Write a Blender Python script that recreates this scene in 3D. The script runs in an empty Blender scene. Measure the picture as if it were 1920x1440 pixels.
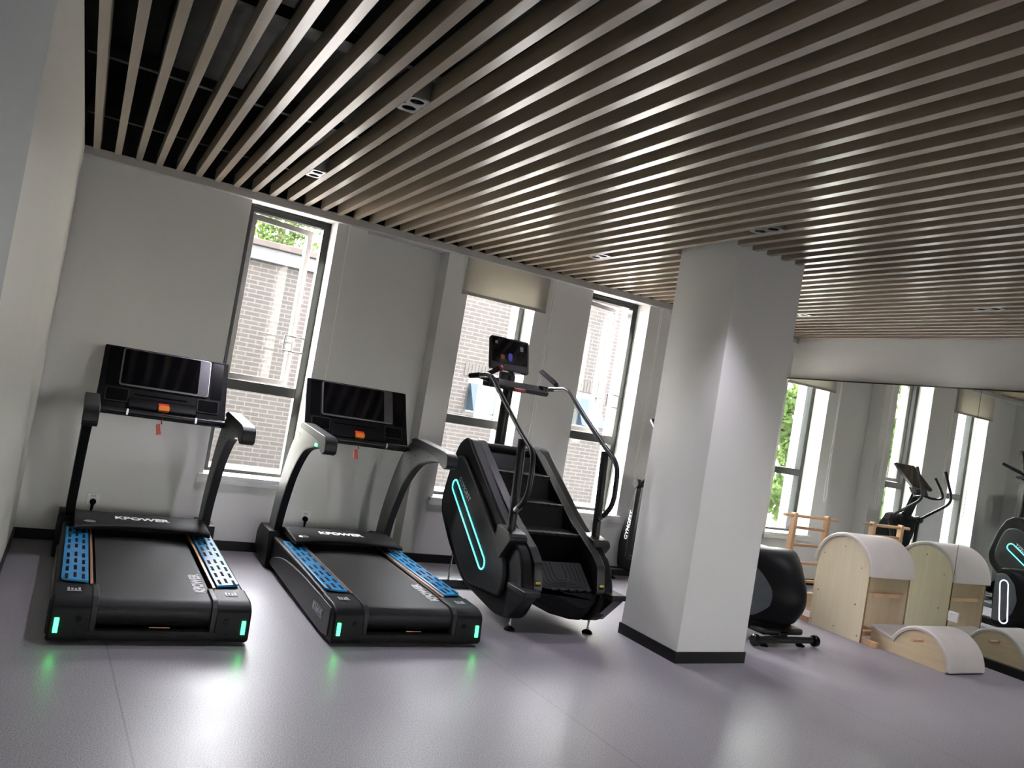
import bpy, bmesh, math, random
from mathutils import Vector, Matrix, Euler
random.seed(7)
PI = math.pi
SC = bpy.context.scene
COL = SC.collection

# ------------------------------------------------------------------ camera
S = 1.45
YAW, PITCH, ROLL = 0.49424, 0.03146, 0.16753
cam_data = bpy.data.cameras.new('camera')
cam = bpy.data.objects.new('camera', cam_data); COL.objects.link(cam)
cam_data.sensor_width = 36.0; cam_data.sensor_fit = 'HORIZONTAL'
cam_data.lens = 1489.86 / 1920 * 36.0
cam_data.clip_start = 0.02; cam_data.clip_end = 200
_f = Vector((math.sin(YAW)*math.cos(PITCH), math.cos(YAW)*math.cos(PITCH), math.sin(PITCH)))
_r0 = Vector((math.cos(YAW), -math.sin(YAW), 0)); _u0 = _r0.cross(_f)
_r = math.cos(ROLL)*_r0 + math.sin(ROLL)*_u0
_u = -math.sin(ROLL)*_r0 + math.cos(ROLL)*_u0
M = Matrix.Identity(4)
for i in range(3):
    M[i][0] = _r[i]; M[i][1] = _u[i]; M[i][2] = -_f[i]
M[0][3], M[1][3], M[2][3] = 0.0, 0.0, S
cam.matrix_world = M
SC.camera = cam

# ------------------------------------------------------------------ world, sun, exposure
SC.view_settings.view_transform = 'Standard'
try: SC.view_settings.look = 'None'
except Exception: pass
SC.view_settings.gamma = 1.0
SC.view_settings.use_curve_mapping = False
SC.view_settings.exposure = 1.12
W = bpy.data.worlds.new('sky'); SC.world = W; W.use_nodes = True
wn = W.node_tree.nodes; wl = W.node_tree.links; wn.clear()
sky = wn.new('ShaderNodeTexSky'); sky.sky_type = 'NISHITA'; sky.sun_disc = False
sky.sun_elevation = math.radians(52); sky.sun_rotation = math.radians(-50); sky.air_density = 1.0; dust_density = 3.0
hsv = wn.new('ShaderNodeHueSaturation'); hsv.inputs['Saturation'].default_value = 0.18
bg = wn.new('ShaderNodeBackground'); bg.inputs['Strength'].default_value = 5.2
wo = wn.new('ShaderNodeOutputWorld')
tint = wn.new('ShaderNodeMix'); tint.data_type = 'RGBA'; tint.blend_type = 'MULTIPLY'; tint.inputs['Factor'].default_value = 1.0
tint.inputs['B'].default_value = (1.06, 0.975, 0.985, 1)
wl.new(sky.outputs[0], hsv.inputs['Color']); wl.new(hsv.outputs[0], tint.inputs['A']); wl.new(tint.outputs['Result'], bg.inputs['Color']); wl.new(bg.outputs[0], wo.inputs['Surface'])
sun_d = bpy.data.lights.new('sun', 'SUN'); sun = bpy.data.objects.new('sun', sun_d); COL.objects.link(sun)
sun_d.energy = 30.0; sun_d.angle = math.radians(0.6); sun_d.color = (1.0, 0.95, 0.86)
sun_dir = Vector((0.80, -0.485, -0.46)).normalized()
sun.rotation_euler = sun_dir.to_track_quat('-Z', 'Y').to_euler()
sun.location = (-6, 12, 9)
DOWNLIGHT_POWER = 24.0

# ------------------------------------------------------------------ room constants
D, L, R, HT, HS = 6.416, -0.218, 6.96, 2.7115, 2.7626
MX, MS = 6.905, -0.008           # mirror face x at y=4.5 and slope
YR = -4.6                        # rear wall
ZC = 3.55                        # structural ceiling
COLX0, COLX1, COLY0, COLY1 = 3.658, 4.260, 3.952, 4.557

# ------------------------------------------------------------------ materials
def mat(name, color, rough=0.5, metal=0.0, spec=0.5, noise=None, bump=None, emit=None, estr=0.0, coat=0.0):
    m = bpy.data.materials.new(name); m.use_nodes = True
    nt = m.node_tree; b = nt.nodes['Principled BSDF']
    b.inputs['Base Color'].default_value = (*color, 1); b.inputs['Roughness'].default_value = rough
    b.inputs['Metallic'].default_value = metal; b.inputs['Specular IOR Level'].default_value = spec
    if coat: b.inputs['Coat Weight'].default_value = coat
    if emit:
        b.inputs['Emission Color'].default_value = (*emit, 1); b.inputs['Emission Strength'].default_value = estr
    if noise or bump:
        tc = nt.nodes.new('ShaderNodeTexCoord')
    if noise:
        sc, amt = noise
        n = nt.nodes.new('ShaderNodeTexNoise'); n.inputs['Scale'].default_value = sc; n.inputs['Detail'].default_value = 4
        nt.links.new(tc.outputs['Object'], n.inputs['Vector'])
        r = nt.nodes.new('ShaderNodeValToRGB')
        r.color_ramp.elements[0].position = 0.3; r.color_ramp.elements[1].position = 0.7
        r.color_ramp.elements[0].color = (*[c*(1-amt) for c in color], 1)
        r.color_ramp.elements[1].color = (*[min(1, c*(1+amt)) for c in color], 1)
        nt.links.new(n.outputs['Fac'], r.inputs['Fac']); nt.links.new(r.outputs['Color'], b.inputs['Base Color'])
    if bump:
        sc, st = bump
        n2 = nt.nodes.new('ShaderNodeTexNoise'); n2.inputs['Scale'].default_value = sc; n2.inputs['Detail'].default_value = 3
        nt.links.new(tc.outputs['Object'], n2.inputs['Vector'])
        bp = nt.nodes.new('ShaderNodeBump'); bp.inputs['Strength'].default_value = st; bp.inputs['Distance'].default_value = 0.002
        nt.links.new(n2.outputs['Fac'], bp.inputs['Height']); nt.links.new(bp.outputs['Normal'], b.inputs['Normal'])
    return m

def wood_mat(name, c1, c2, axis='Z', rough=0.45, scale=6.0):
    m = bpy.data.materials.new(name); m.use_nodes = True
    nt = m.node_tree; b = nt.nodes['Principled BSDF']; b.inputs['Roughness'].default_value = rough
    tc = nt.nodes.new('ShaderNodeTexCoord'); mp = nt.nodes.new('ShaderNodeMapping')
    s = [scale*6]*3; s['XYZ'.index(axis)] = scale*0.35
    mp.inputs['Scale'].default_value = s
    n = nt.nodes.new('ShaderNodeTexNoise'); n.inputs['Scale'].default_value = 1.0; n.inputs['Detail'].default_value = 6
    n.inputs['Distortion'].default_value = 0.4
    r = nt.nodes.new('ShaderNodeValToRGB'); r.color_ramp.elements[0].position = 0.3; r.color_ramp.elements[1].position = 0.72
    r.color_ramp.elements[0].color = (*c1, 1); r.color_ramp.elements[1].color = (*c2, 1)
    nt.links.new(tc.outputs['Object'], mp.inputs['Vector']); nt.links.new(mp.outputs[0], n.inputs['Vector'])
    nt.links.new(n.outputs['Fac'], r.inputs['Fac']); nt.links.new(r.outputs['Color'], b.inputs['Base Color'])
    return m

def glass_mat(name, tint=(0.94, 0.965, 0.945), ior=1.5):
    m = bpy.data.materials.new(name); m.use_nodes = True
    nt = m.node_tree; nt.nodes.clear()
    o = nt.nodes.new('ShaderNodeOutputMaterial'); mx = nt.nodes.new('ShaderNodeMixShader')
    t = nt.nodes.new('ShaderNodeBsdfTransparent'); t.inputs['Color'].default_value = (*tint, 1)
    g = nt.nodes.new('ShaderNodeBsdfGlossy'); g.inputs['Roughness'].default_value = 0.01
    f = nt.nodes.new('ShaderNodeFresnel'); f.inputs['IOR'].default_value = ior
    ge = nt.nodes.new('ShaderNodeNewGeometry'); iv = nt.nodes.new('ShaderNodeMath'); iv.operation = 'SUBTRACT'; iv.inputs[0].default_value = 1.0
    mu = nt.nodes.new('ShaderNodeMath'); mu.operation = 'MULTIPLY'
    nt.links.new(ge.outputs['Backfacing'], iv.inputs[1]); nt.links.new(f.outputs[0], mu.inputs[0]); nt.links.new(iv.outputs[0], mu.inputs[1])
    nt.links.new(mu.outputs[0], mx.inputs[0]); nt.links.new(t.outputs[0], mx.inputs[1]); nt.links.new(g.outputs[0], mx.inputs[2])
    nt.links.new(mx.outputs[0], o.inputs['Surface'])
    return m

def floor_mat():
    m = bpy.data.materials.new('vinyl_floor'); m.use_nodes = True
    nt = m.node_tree; b = nt.nodes['Principled BSDF']; N = nt.nodes; Lk = nt.links
    tc = N.new('ShaderNodeTexCoord')
    n1 = N.new('ShaderNodeTexNoise'); n1.inputs['Scale'].default_value = 190; n1.inputs['Detail'].default_value = 2
    n2 = N.new('ShaderNodeTexNoise'); n2.inputs['Scale'].default_value = 2.0; n2.inputs['Detail'].default_value = 4
    Lk.new(tc.outputs['Object'], n1.inputs['Vector']); Lk.new(tc.outputs['Object'], n2.inputs['Vector'])
    r = N.new('ShaderNodeValToRGB'); r.color_ramp.elements[0].position = 0.32; r.color_ramp.elements[1].position = 0.68
    r.color_ramp.elements[0].color = (0.115, 0.107, 0.119, 1); r.color_ramp.elements[1].color = (0.335, 0.320, 0.345, 1)
    Lk.new(n1.outputs['Fac'], r.inputs['Fac'])
    # welded seams every two metres along the depth of the room
    sx = N.new('ShaderNodeSeparateXYZ'); Lk.new(tc.outputs['Object'], sx.inputs[0])
    a = N.new('ShaderNodeMath'); a.operation = 'MULTIPLY_ADD'; a.inputs[1].default_value = 0.05; a.inputs[2].default_value = -0.54
    Lk.new(sx.outputs['Y'], a.inputs[0])
    ad = N.new('ShaderNodeMath'); ad.operation = 'ADD'; Lk.new(sx.outputs['X'], ad.inputs[0]); Lk.new(a.outputs[0], ad.inputs[1])
    fr = N.new('ShaderNodeMath'); fr.operation = 'PINGPONG'; fr.inputs[1].default_value = 1.0; Lk.new(ad.outputs[0], fr.inputs[0])
    ls = N.new('ShaderNodeMath'); ls.operation = 'LESS_THAN'; ls.inputs[1].default_value = 0.0035; Lk.new(fr.outputs[0], ls.inputs[0])
    mx = N.new('ShaderNodeMix'); mx.data_type = 'RGBA'; mx.inputs['B'].default_value = (0.15, 0.142, 0.153, 1)
    Lk.new(ls.outputs[0], mx.inputs['Factor']); Lk.new(r.outputs['Color'], mx.inputs['A'])
    Lk.new(mx.outputs['Result'], b.inputs['Base Color'])
    rr = N.new('ShaderNodeMapRange'); rr.inputs['To Min'].default_value = 0.32; rr.inputs['To Max'].default_value = 0.42
    Lk.new(n2.outputs['Fac'], rr.inputs['Value']); Lk.new(rr.outputs[0], b.inputs['Roughness'])
    bp = N.new('ShaderNodeBump'); bp.inputs['Strength'].default_value = 0.12; bp.inputs['Distance'].default_value = 0.001
    Lk.new(n1.outputs['Fac'], bp.inputs['Height']); Lk.new(bp.outputs['Normal'], b.inputs['Normal'])
    b.inputs['Specular IOR Level'].default_value = 0.42
    return m

def brick_mat():
    m = bpy.data.materials.new('brick'); m.use_nodes = True
    nt = m.node_tree; b = nt.nodes['Principled BSDF']; N = nt.nodes; Lk = nt.links
    tc = N.new('ShaderNodeTexCoord'); mp = N.new('ShaderNodeMapping'); mp.inputs['Rotation'].default_value = (PI/2, 0, 0)
    bt = N.new('ShaderNodeTexBrick'); bt.inputs['Scale'].default_value = 1.0
    bt.inputs['Brick Width'].default_value = 0.25; bt.inputs['Row Height'].default_value = 0.072
    bt.inputs['Mortar Size'].default_value = 0.0085; bt.inputs['Mortar Smooth'].default_value = 0.1
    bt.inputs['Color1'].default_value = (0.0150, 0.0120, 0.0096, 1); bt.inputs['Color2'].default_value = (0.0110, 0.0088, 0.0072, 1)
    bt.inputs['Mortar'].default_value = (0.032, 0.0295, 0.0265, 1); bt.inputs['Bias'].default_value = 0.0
    Lk.new(tc.outputs['Object'], mp.inputs['Vector']); Lk.new(mp.outputs[0], bt.inputs['Vector'])
    Lk.new(bt.outputs['Color'], b.inputs['Base Color']); b.inputs['Roughness'].default_value = 0.9
    return m

def belt_mat():
    m = bpy.data.materials.new('belt'); m.use_nodes = True
    nt = m.node_tree; b = nt.nodes['Principled BSDF']; N = nt.nodes; Lk = nt.links
    tc = N.new('ShaderNodeTexCoord')
    ck = N.new('ShaderNodeTexVoronoi'); ck.inputs['Scale'].default_value = 220
    Lk.new(tc.outputs['Object'], ck.inputs['Vector'])
    r = N.new('ShaderNodeValToRGB'); r.color_ramp.elements[0].color = (0.004, 0.004, 0.0045, 1); r.color_ramp.elements[1].color = (0.013, 0.013, 0.014, 1)
    Lk.new(ck.outputs['Distance'], r.inputs['Fac']); Lk.new(r.outputs['Color'], b.inputs['Base Color'])
    bp = N.new('ShaderNodeBump'); bp.inputs['Strength'].default_value = 0.3; bp.inputs['Distance'].default_value = 0.001
    Lk.new(ck.outputs['Distance'], bp.inputs['Height']); Lk.new(bp.outputs['Normal'], b.inputs['Normal'])
    b.inputs['Roughness'].default_value = 0.5; b.inputs['Specular IOR Level'].default_value = 0.25
    return m

def blind_mat():
    m = bpy.data.materials.new('blind_fabric'); m.use_nodes = True
    nt = m.node_tree; nt.nodes.clear()
    o = nt.nodes.new('ShaderNodeOutputMaterial'); mx = nt.nodes.new('ShaderNodeMixShader'); mx.inputs[0].default_value = 0.42
    d = nt.nodes.new('ShaderNodeBsdfDiffuse'); d.inputs['Color'].default_value = (0.62, 0.60, 0.545, 1)
    t = nt.nodes.new('ShaderNodeBsdfTranslucent'); t.inputs['Color'].default_value = (0.42, 0.40, 0.345, 1)
    nt.links.new(d.outputs[0], mx.inputs[1]); nt.links.new(t.outputs[0], mx.inputs[2]); nt.links.new(mx.outputs[0], o.inputs['Surface'])
    return m

def leaf_mat():
    m = bpy.data.materials.new('leaf'); m.use_nodes = True
    nt = m.node_tree; nt.nodes.clear()
    o = nt.nodes.new('ShaderNodeOutputMaterial'); mx = nt.nodes.new('ShaderNodeMixShader'); mx.inputs[0].default_value = 0.45
    d = nt.nodes.new('ShaderNodeBsdfDiffuse'); d.inputs['Color'].default_value = (0.040, 0.062, 0.020, 1)
    t = nt.nodes.new('ShaderNodeBsdfTranslucent'); t.inputs['Color'].default_value = (0.085, 0.125, 0.040, 1)
    nt.links.new(d.outputs[0], mx.inputs[1]); nt.links.new(t.outputs[0], mx.inputs[2]); nt.links.new(mx.outputs[0], o.inputs['Surface'])
    return m

PAINT = mat('white_wall_paint', (0.70, 0.695, 0.675), 0.42, noise=(3, 0.012), bump=(90, 0.05))
PAINTL = mat('cream_wall_paint', (0.80, 0.785, 0.735), 0.30, noise=(3, 0.012), bump=(90, 0.04))
PAINT_COOL_SHADE = mat('cool_shade_paint', (0.50, 0.525, 0.56), 0.62, noise=(3, 0.012))  # cooler, dimmer light on the near left wall, put into the colour
TRIMW = mat('grey_trim_paint', (0.47, 0.45, 0.43), 0.45, noise=(4, 0.02))
EXTW = mat('exterior_white', (0.85, 0.84, 0.82), 0.7, noise=(5, 0.02))
FLOOR = floor_mat()
BLACKC = mat('black_painted_ceiling', (0.010, 0.010, 0.010), 0.75, noise=(6, 0.5), bump=(12, 0.6))
BLACKM = mat('black_painted_metal', (0.010, 0.010, 0.010), 0.5, noise=(8, 0.2))
DUCT = mat('black_duct_paint', (0.030, 0.030, 0.029), 0.6, noise=(5, 0.5))
SLAT = wood_mat('pale_wood_laminate', (0.300, 0.236, 0.170), (0.365, 0.292, 0.215), 'Y', 0.30, 8)
SLAT.node_tree.nodes['Principled BSDF'].inputs['Specular IOR Level'].default_value = 1.0
SLAT.node_tree.nodes['Principled BSDF'].inputs['Coat Weight'].default_value = 0.6
SLAT.node_tree.nodes['Principled BSDF'].inputs['Coat Roughness'].default_value = 0.22
SKIRT = mat('black_skirting', (0.005, 0.005, 0.005), 0.35, spec=0.25, noise=(30, 0.2))
FRAME = mat('dark_grey_aluminium', (0.016, 0.0175, 0.0175), 0.40, 0.0, 0.3, noise=(20, 0.08))
SASHM = mat('grey_sash_aluminium', (0.14, 0.132, 0.128), 0.40, 0.1, noise=(20, 0.08))
GLASS = glass_mat('window_glass')
GLASS_DARK = glass_mat('tinted_glass', (0.55, 0.62, 0.66))
CHROME = mat('chrome', (0.62, 0.62, 0.62), 0.18, 1.0, noise=(30, 0.03))
ALU = mat('aluminium', (0.50, 0.50, 0.51), 0.30, 0.9, noise=(30, 0.03))
BLIND = blind_mat()
BLINDBAR = mat('blind_bar', (0.36, 0.33, 0.31), 0.5, noise=(20, 0.03))
CORD = mat('white_cord', (0.93, 0.92, 0.90), 0.5, noise=(50, 0.02))
BRICK = brick_mat()
COPING = mat('blue_grey_coping', (0.0145, 0.0165, 0.0195), 0.6, noise=(8, 0.08))
ROOFT = mat('brown_roof_edge', (0.015, 0.0095, 0.0065), 0.8, noise=(8, 0.25))
GROUND = mat('pale_paving', (0.22, 0.21, 0.20), 0.8, noise=(6, 0.1))
LEAF = leaf_mat()
BARK = mat('bark', (0.13, 0.10, 0.075), 0.9, noise=(18, 0.3), bump=(20, 0.6))
BLK = mat('black_plastic', (0.0055, 0.0055, 0.006), 0.46, spec=0.12, noise=(40, 0.15), bump=(420, 0.06))
BLKG = mat('gloss_black', (0.004, 0.004, 0.0045), 0.16, spec=0.3, noise=(40, 0.1))
BLKM = mat('satin_black_metal', (0.008, 0.008, 0.0085), 0.32, 0.0, 0.35, noise=(40, 0.12))
CHAR = mat('charcoal_plastic', (0.016, 0.017, 0.018), 0.42, spec=0.20, noise=(40, 0.1), bump=(420, 0.05))
RAILM = mat('dark_rail_metal', (0.010, 0.010, 0.0105), 0.42, 0.0, 0.25, noise=(40, 0.06))
DGREY = mat('dark_grey_metal', (0.026, 0.029, 0.026), 0.38, 0.0, 0.4, noise=(40, 0.06))
PANELG = mat('grey_side_panel', (0.075, 0.085, 0.095), 0.34, 0.2, noise=(20, 0.08))
RUBBER = mat('black_rubber', (0.004, 0.004, 0.0045), 0.75, spec=0.06, noise=(60, 0.2))
BELT = belt_mat()
BLUE = mat('blue_foot_pad', (0.022, 0.20, 0.42), 0.22, 0.0, 0.6, noise=(14, 0.08))
COPPER = mat('copper_strip', (0.62, 0.34, 0.20), 0.30, 0.85, noise=(40, 0.05))
SCREEN = mat('black_screen_glass', (0.004, 0.004, 0.005), 0.06, 0.0, 0.4, noise=(6, 0.3))
BEZEL = mat('grey_bezel', (0.10, 0.095, 0.105), 0.30, 0.3, noise=(30, 0.06))
RIM = mat('silver_rim', (0.55, 0.55, 0.56), 0.25, 0.9, noise=(30, 0.03))
ORANGE = mat('orange_plastic', (0.80, 0.22, 0.02), 0.35, noise=(20, 0.05))
RED = mat('red_plastic', (0.60, 0.03, 0.015), 0.35, noise=(20, 0.05))
DRED = mat('dark_red_plastic', (0.20, 0.02, 0.02), 0.4, noise=(20, 0.05))
WHITEP = mat('white_plastic', (0.80, 0.80, 0.79), 0.35, noise=(20, 0.02))
PRINT = mat('white_print', (0.75, 0.75, 0.75), 0.5, noise=(60, 0.02))
PRINTG = mat('grey_print', (0.40, 0.40, 0.41), 0.5, noise=(60, 0.02))
YELLOW = mat('yellow_sticker', (0.50, 0.36, 0.06), 0.5, noise=(60, 0.1))
GREEN_LED = mat('green_light', (0.02, 0.3, 0.06), 0.3, emit=(0.02, 1.0, 0.12), estr=7.0)
GREEN_SOFT = mat('pale_green_light', (0.1, 0.5, 0.3), 0.3, emit=(0.10, 0.95, 0.42), estr=1.6)
CYAN_LED = mat('cyan_light', (0.1, 0.4, 0.4), 0.3, emit=(0.08, 0.90, 0.88), estr=1.6)
VIOLET_LED = mat('violet_white_light', (0.4, 0.4, 0.5), 0.3, emit=(0.72, 0.68, 1.0), estr=1.8)
LAMP_E = mat('lamp_lens', (0.5, 0.5, 0.5), 0.2, emit=(0.90, 0.84, 1.0), estr=1.6)
UI_BLUE = mat('screen_blue_icon', (0.02, 0.02, 0.1), 0.2, emit=(0.10, 0.10, 0.75), estr=0.10)
UI_RED = mat('screen_red_icon', (0.1, 0.02, 0.02), 0.2, emit=(0.55, 0.14, 0.08), estr=0.05)
UI_GREY = mat('screen_grey_icon', (0.05, 0.05, 0.05), 0.2, emit=(0.45, 0.45, 0.52), estr=0.04)
BIRCH = wood_mat('birch_plywood', (0.66, 0.57, 0.40), (0.72, 0.64, 0.465), 'Z', 0.42, 5)
BIRCHY = wood_mat('birch_plywood_long', (0.56, 0.43, 0.27), (0.64, 0.52, 0.35), 'Y', 0.42, 5)
BEECH = wood_mat('beech', (0.50, 0.30, 0.16), (0.60, 0.39, 0.23), 'Z', 0.4, 6)
PLYEDGE = mat('ply_edge', (0.22, 0.14, 0.07), 0.6, noise=(60, 0.3))
VINYL = mat('cream_vinyl', (0.50, 0.465, 0.43), 0.40, noise=(10, 0.03), bump=(160, 0.08))
MIRROR = mat('mirror_silver', (0.86, 0.90, 0.87), 0.0, 1.0)

# ------------------------------------------------------------------ mesh helpers
class MB:
    def __init__(self, o=(0, 0, 0)):
        self.bm = bmesh.new(); self.o = Vector(o)
    def v(self, p): return self.bm.verts.new(Vector(p) - self.o)
    def box(self, x0, x1, y0, y1, z0, z1):
        c = [self.v((x, y, z)) for x in (x0, x1) for y in (y0, y1) for z in (z0, z1)]
        for q in ((0,1,3,2),(4,6,7,5),(0,4,5,1),(2,3,7,6),(0,2,6,4),(1,5,7,3)):
            self.bm.faces.new([c[i] for i in q])
        return self
    def obox(self, c, hx, hy, hz):     # centre + three half-axis vectors
        c = Vector(c); hx, hy, hz = Vector(hx), Vector(hy), Vector(hz)
        p = [self.v(c + a*hx + b*hy + d*hz) for a in (-1, 1) for b in (-1, 1) for d in (-1, 1)]
        for q in ((0,1,3,2),(4,6,7,5),(0,4,5,1),(2,3,7,6),(0,2,6,4),(1,5,7,3)):
            self.bm.faces.new([p[i] for i in q])
        return self
    def prism(self, prof, axis, a0, a1):  # prof in the other two axes (x: (y,z); y: (x,z); z: (x,y))
        def P(u, w, a):
            return {'x': (a, u, w), 'y': (u, a, w), 'z': (u, w, a)}[axis]
        A = [self.v(P(u, w, a0)) for u, w in prof]; B = [self.v(P(u, w, a1)) for u, w in prof]
        n = len(prof)
        self.bm.faces.new(A); self.bm.faces.new(B[::-1])
        for i in range(n):
            j = (i+1) % n
            self.bm.faces.new((A[j], A[i], B[i], B[j]))
        return self
    def loft(self, rings, caps=True, closed=True):
        R_ = [[self.v(p) for p in r] for r in rings]; n = len(rings[0])
        for a, b in zip(R_, R_[1:]):
            for i in range(n if closed else n-1):
                j = (i+1) % n
                self.bm.faces.new((a[i], a[j], b[j], b[i]))
        if caps:
            self.bm.faces.new(R_[0][::-1]); self.bm.faces.new(R_[-1])
        return self
    def tube(self, path, r, n=12, closed=False, sx=1.0):
        P = [Vector(p) for p in path]; m = len(P)
        def tan(i):
            if closed: return (P[(i+1) % m] - P[i-1]).normalized()
            if i == 0: return (P[1]-P[0]).normalized()
            if i == m-1: return (P[-1]-P[-2]).normalized()
            return ((P[i+1]-P[i]).normalized() + (P[i]-P[i-1]).normalized()).normalized()
        t0 = tan(0); up = Vector((0, 0, 1)) if abs(t0.z) < 0.9 else Vector((1, 0, 0))
        nrm = t0.cross(up).normalized(); rings = []
        for i in range(m):
            t = tan(i); nrm = (nrm - t*nrm.dot(t))
            nrm = nrm.normalized() if nrm.length > 1e-6 else t.orthogonal().normalized()
            bn = t.cross(nrm); rad = r[i] if isinstance(r, (list, tuple)) else r
            rings.append([P[i] + rad*(math.cos(2*PI*k/n)*nrm*sx + math.sin(2*PI*k/n)*bn) for k in range(n)])
        if closed:
            rings.append(rings[0]); self.loft(rings, caps=False)
            bmesh.ops.remove_doubles(self.bm, verts=self.bm.verts, dist=1e-6)
        else: self.loft(rings)
        return self
    def cyl(self, p0, p1, r0, r1=None, n=20):
        r1 = r0 if r1 is None else r1
        return self.tube([p0, p1], [r0, r1], n)
    def lathe(self, c, prof, n=20, axis='z'):
        rings = []
        for r, h in prof:
            ring = []
            for k in range(n):
                a = 2*PI*k/n; u, w = max(r, 1e-4)*math.cos(a), max(r, 1e-4)*math.sin(a)
                q = {'z': (u, w, h), 'x': (h, u, w), 'y': (w, h, u)}[axis]
                ring.append(Vector(c)+Vector(q))
            rings.append(ring)
        return self.loft(rings)
    def sphere(self, c, r, n=14):
        pr = [(r*math.sin(PI*i/8), -r*math.cos(PI*i/8)) for i in range(9)]
        return self.lathe(c, pr, n)
    def build(self, name, m, parent=None, bevel=0.0, angle=35, seg=2, wn=False):
        bm = self.bm
        bmesh.ops.recalc_face_normals(bm, faces=bm.faces)
        me = bpy.data.meshes.new(name); bm.to_mesh(me); bm.free()
        me.materials.append(m)
        for p in me.polygons: p.use_smooth = True
        me.set_sharp_from_angle(angle=math.radians(angle))
        ob = bpy.data.objects.new(name, me); COL.objects.link(ob)
        if parent is not None: ob.parent = parent
        if bevel > 0:
            b = ob.modifiers.new('bevel', 'BEVEL'); b.width = bevel; b.segments = seg; b.limit_method = 'ANGLE'
            b.angle_limit = math.radians(40); b.harden_normals = False
        return ob

def rpoly(pts, r, n=5):
    """round the corners of a closed polygon"""
    out = []; m = len(pts)
    for i in range(m):
        p0, p, p1 = Vector(pts[i-1]), Vector(pts[i]), Vector(pts[(i+1) % m])
        rr = r[i] if isinstance(r, (list, tuple)) else r
        a, b = (p0-p), (p1-p)
        if rr <= 0: out.append(tuple(p)); continue
        d = min(rr, a.length*0.48, b.length*0.48)
        A, B = p + a.normalized()*d, p + b.normalized()*d
        for k in range(n+1):
            t = k/n; q = (1-t)**2*A + 2*t*(1-t)*p + t*t*B
            out.append(tuple(q))
    return out
def rpath(pts, r, n=6):
    P = [Vector(p) for p in pts]; out = [P[0]]
    for i in range(1, len(P)-1):
        a, b = P[i-1]-P[i], P[i+1]-P[i]; d = min(r, a.length*0.48, b.length*0.48)
        A, B = P[i]+a.normalized()*d, P[i]+b.normalized()*d
        for k in range(n+1):
            t = k/n; out.append((1-t)**2*A + 2*t*(1-t)*P[i] + t*t*B)
    out.append(P[-1]); return out
def spline(pts, n=6):
    P = [Vector(p) for p in pts]; out = []
    for i in range(len(P)-1):
        p0 = P[max(i-1, 0)]; p1 = P[i]; p2 = P[i+1]; p3 = P[min(i+2, len(P)-1)]
        for k in range(n):
            t = k/n
            out.append(0.5*((2*p1) + (p2-p0)*t + (2*p0-5*p1+4*p2-p3)*t*t + (3*p1-p0-3*p2+p3)*t**3))
    out.append(P[-1]); return out

def fuse(a, b, m):
    """put the faces of b into a's mesh under a second material"""
    bm = bmesh.new(); bm.from_mesh(a.data); n = len(bm.faces); bm.from_mesh(b.data); bm.faces.ensure_lookup_table()
    for f in bm.faces[n:]: f.material_index = 1
    bm.to_mesh(a.data); bm.free(); a.data.materials.append(m); bpy.data.objects.remove(b)

def tag(o, label=None, cat=None, group=None, kind=None):
    if label: o['label'] = label
    if cat: o['category'] = cat
    if group: o['group'] = group
    if kind: o['kind'] = kind
    return o
def thing(name, label, cat, loc=(0, 0, 0), group=None):
    o = bpy.data.objects.new(name, None); COL.objects.link(o); o.location = loc; o.empty_display_size = 0.1
    return tag(o, label, cat, group)
def struct(o, label=None, cat=None): 
    o['kind'] = 'structure'
    return tag(o, label, cat)
def copy_tree(o, parent=None):
    c = o.copy(); COL.objects.link(c)
    if parent is not None: c.parent = parent
    for ch in list(o.children): copy_tree(ch, c)
    return c

def lettering(name, body, m, parent, org, xd, yd, width, height, bold=0.0, depth=0.0012, shear=0.0):
    cu = bpy.data.curves.new('lettering', 'FONT'); cu.body = body; cu.size = 1.0; cu.extrude = 0.02; cu.offset = bold; cu.shear = shear
    cu.resolution_u = 3
    t = bpy.data.objects.new('lettering_source', cu); COL.objects.link(t)
    dg = bpy.context.evaluated_depsgraph_get(); dg.update()
    me = bpy.data.meshes.new_from_object(t.evaluated_get(dg))
    bpy.data.objects.remove(t); 
    xs = [v.co.x for v in me.vertices]; ys = [v.co.y for v in me.vertices]; zs = [v.co.z for v in me.vertices]
    x0, x1, y0, y1, z0, z1 = min(xs), max(xs), min(ys), max(ys), min(zs), max(zs)
    xd, yd = Vector(xd).normalized(), Vector(yd).normalized(); zd = xd.cross(yd)
    O = Vector(org)
    for v in me.vertices:
        u = (v.co.x-x0)/(x1-x0)*width; w = (v.co.y-y0)/(y1-y0)*height; h = (v.co.z-z0)/(z1-z0)*depth
        v.co = O + u*xd + w*yd + h*zd
    me.materials.clear(); me.materials.append(m); me.name = name
    ob = bpy.data.objects.new(name, me); COL.objects.link(ob)
    if parent is not None: ob.parent = parent
    return ob

# ================================================================== ROOM SHELL
WIN = [(0.945, 1.630), (2.865, 3.565), (4.170, 4.870), (6.130, 6.830)]
NICHE = [(1.885, 2.635), (5.125, 5.875)]
SILL = 0.575
YF = D + 0.20        # inner face of window frames
YO = D + 0.46        # outer face of facade
struct(MB().box(L-0.4, R+0.4, YR-0.4, YO, -0.12, 0.0).build('floor', FLOOR))
struct(MB().box(L-0.4, R+0.4, YR-0.4, YO, ZC, ZC+0.2).build('ceiling', BLACKC))
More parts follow.
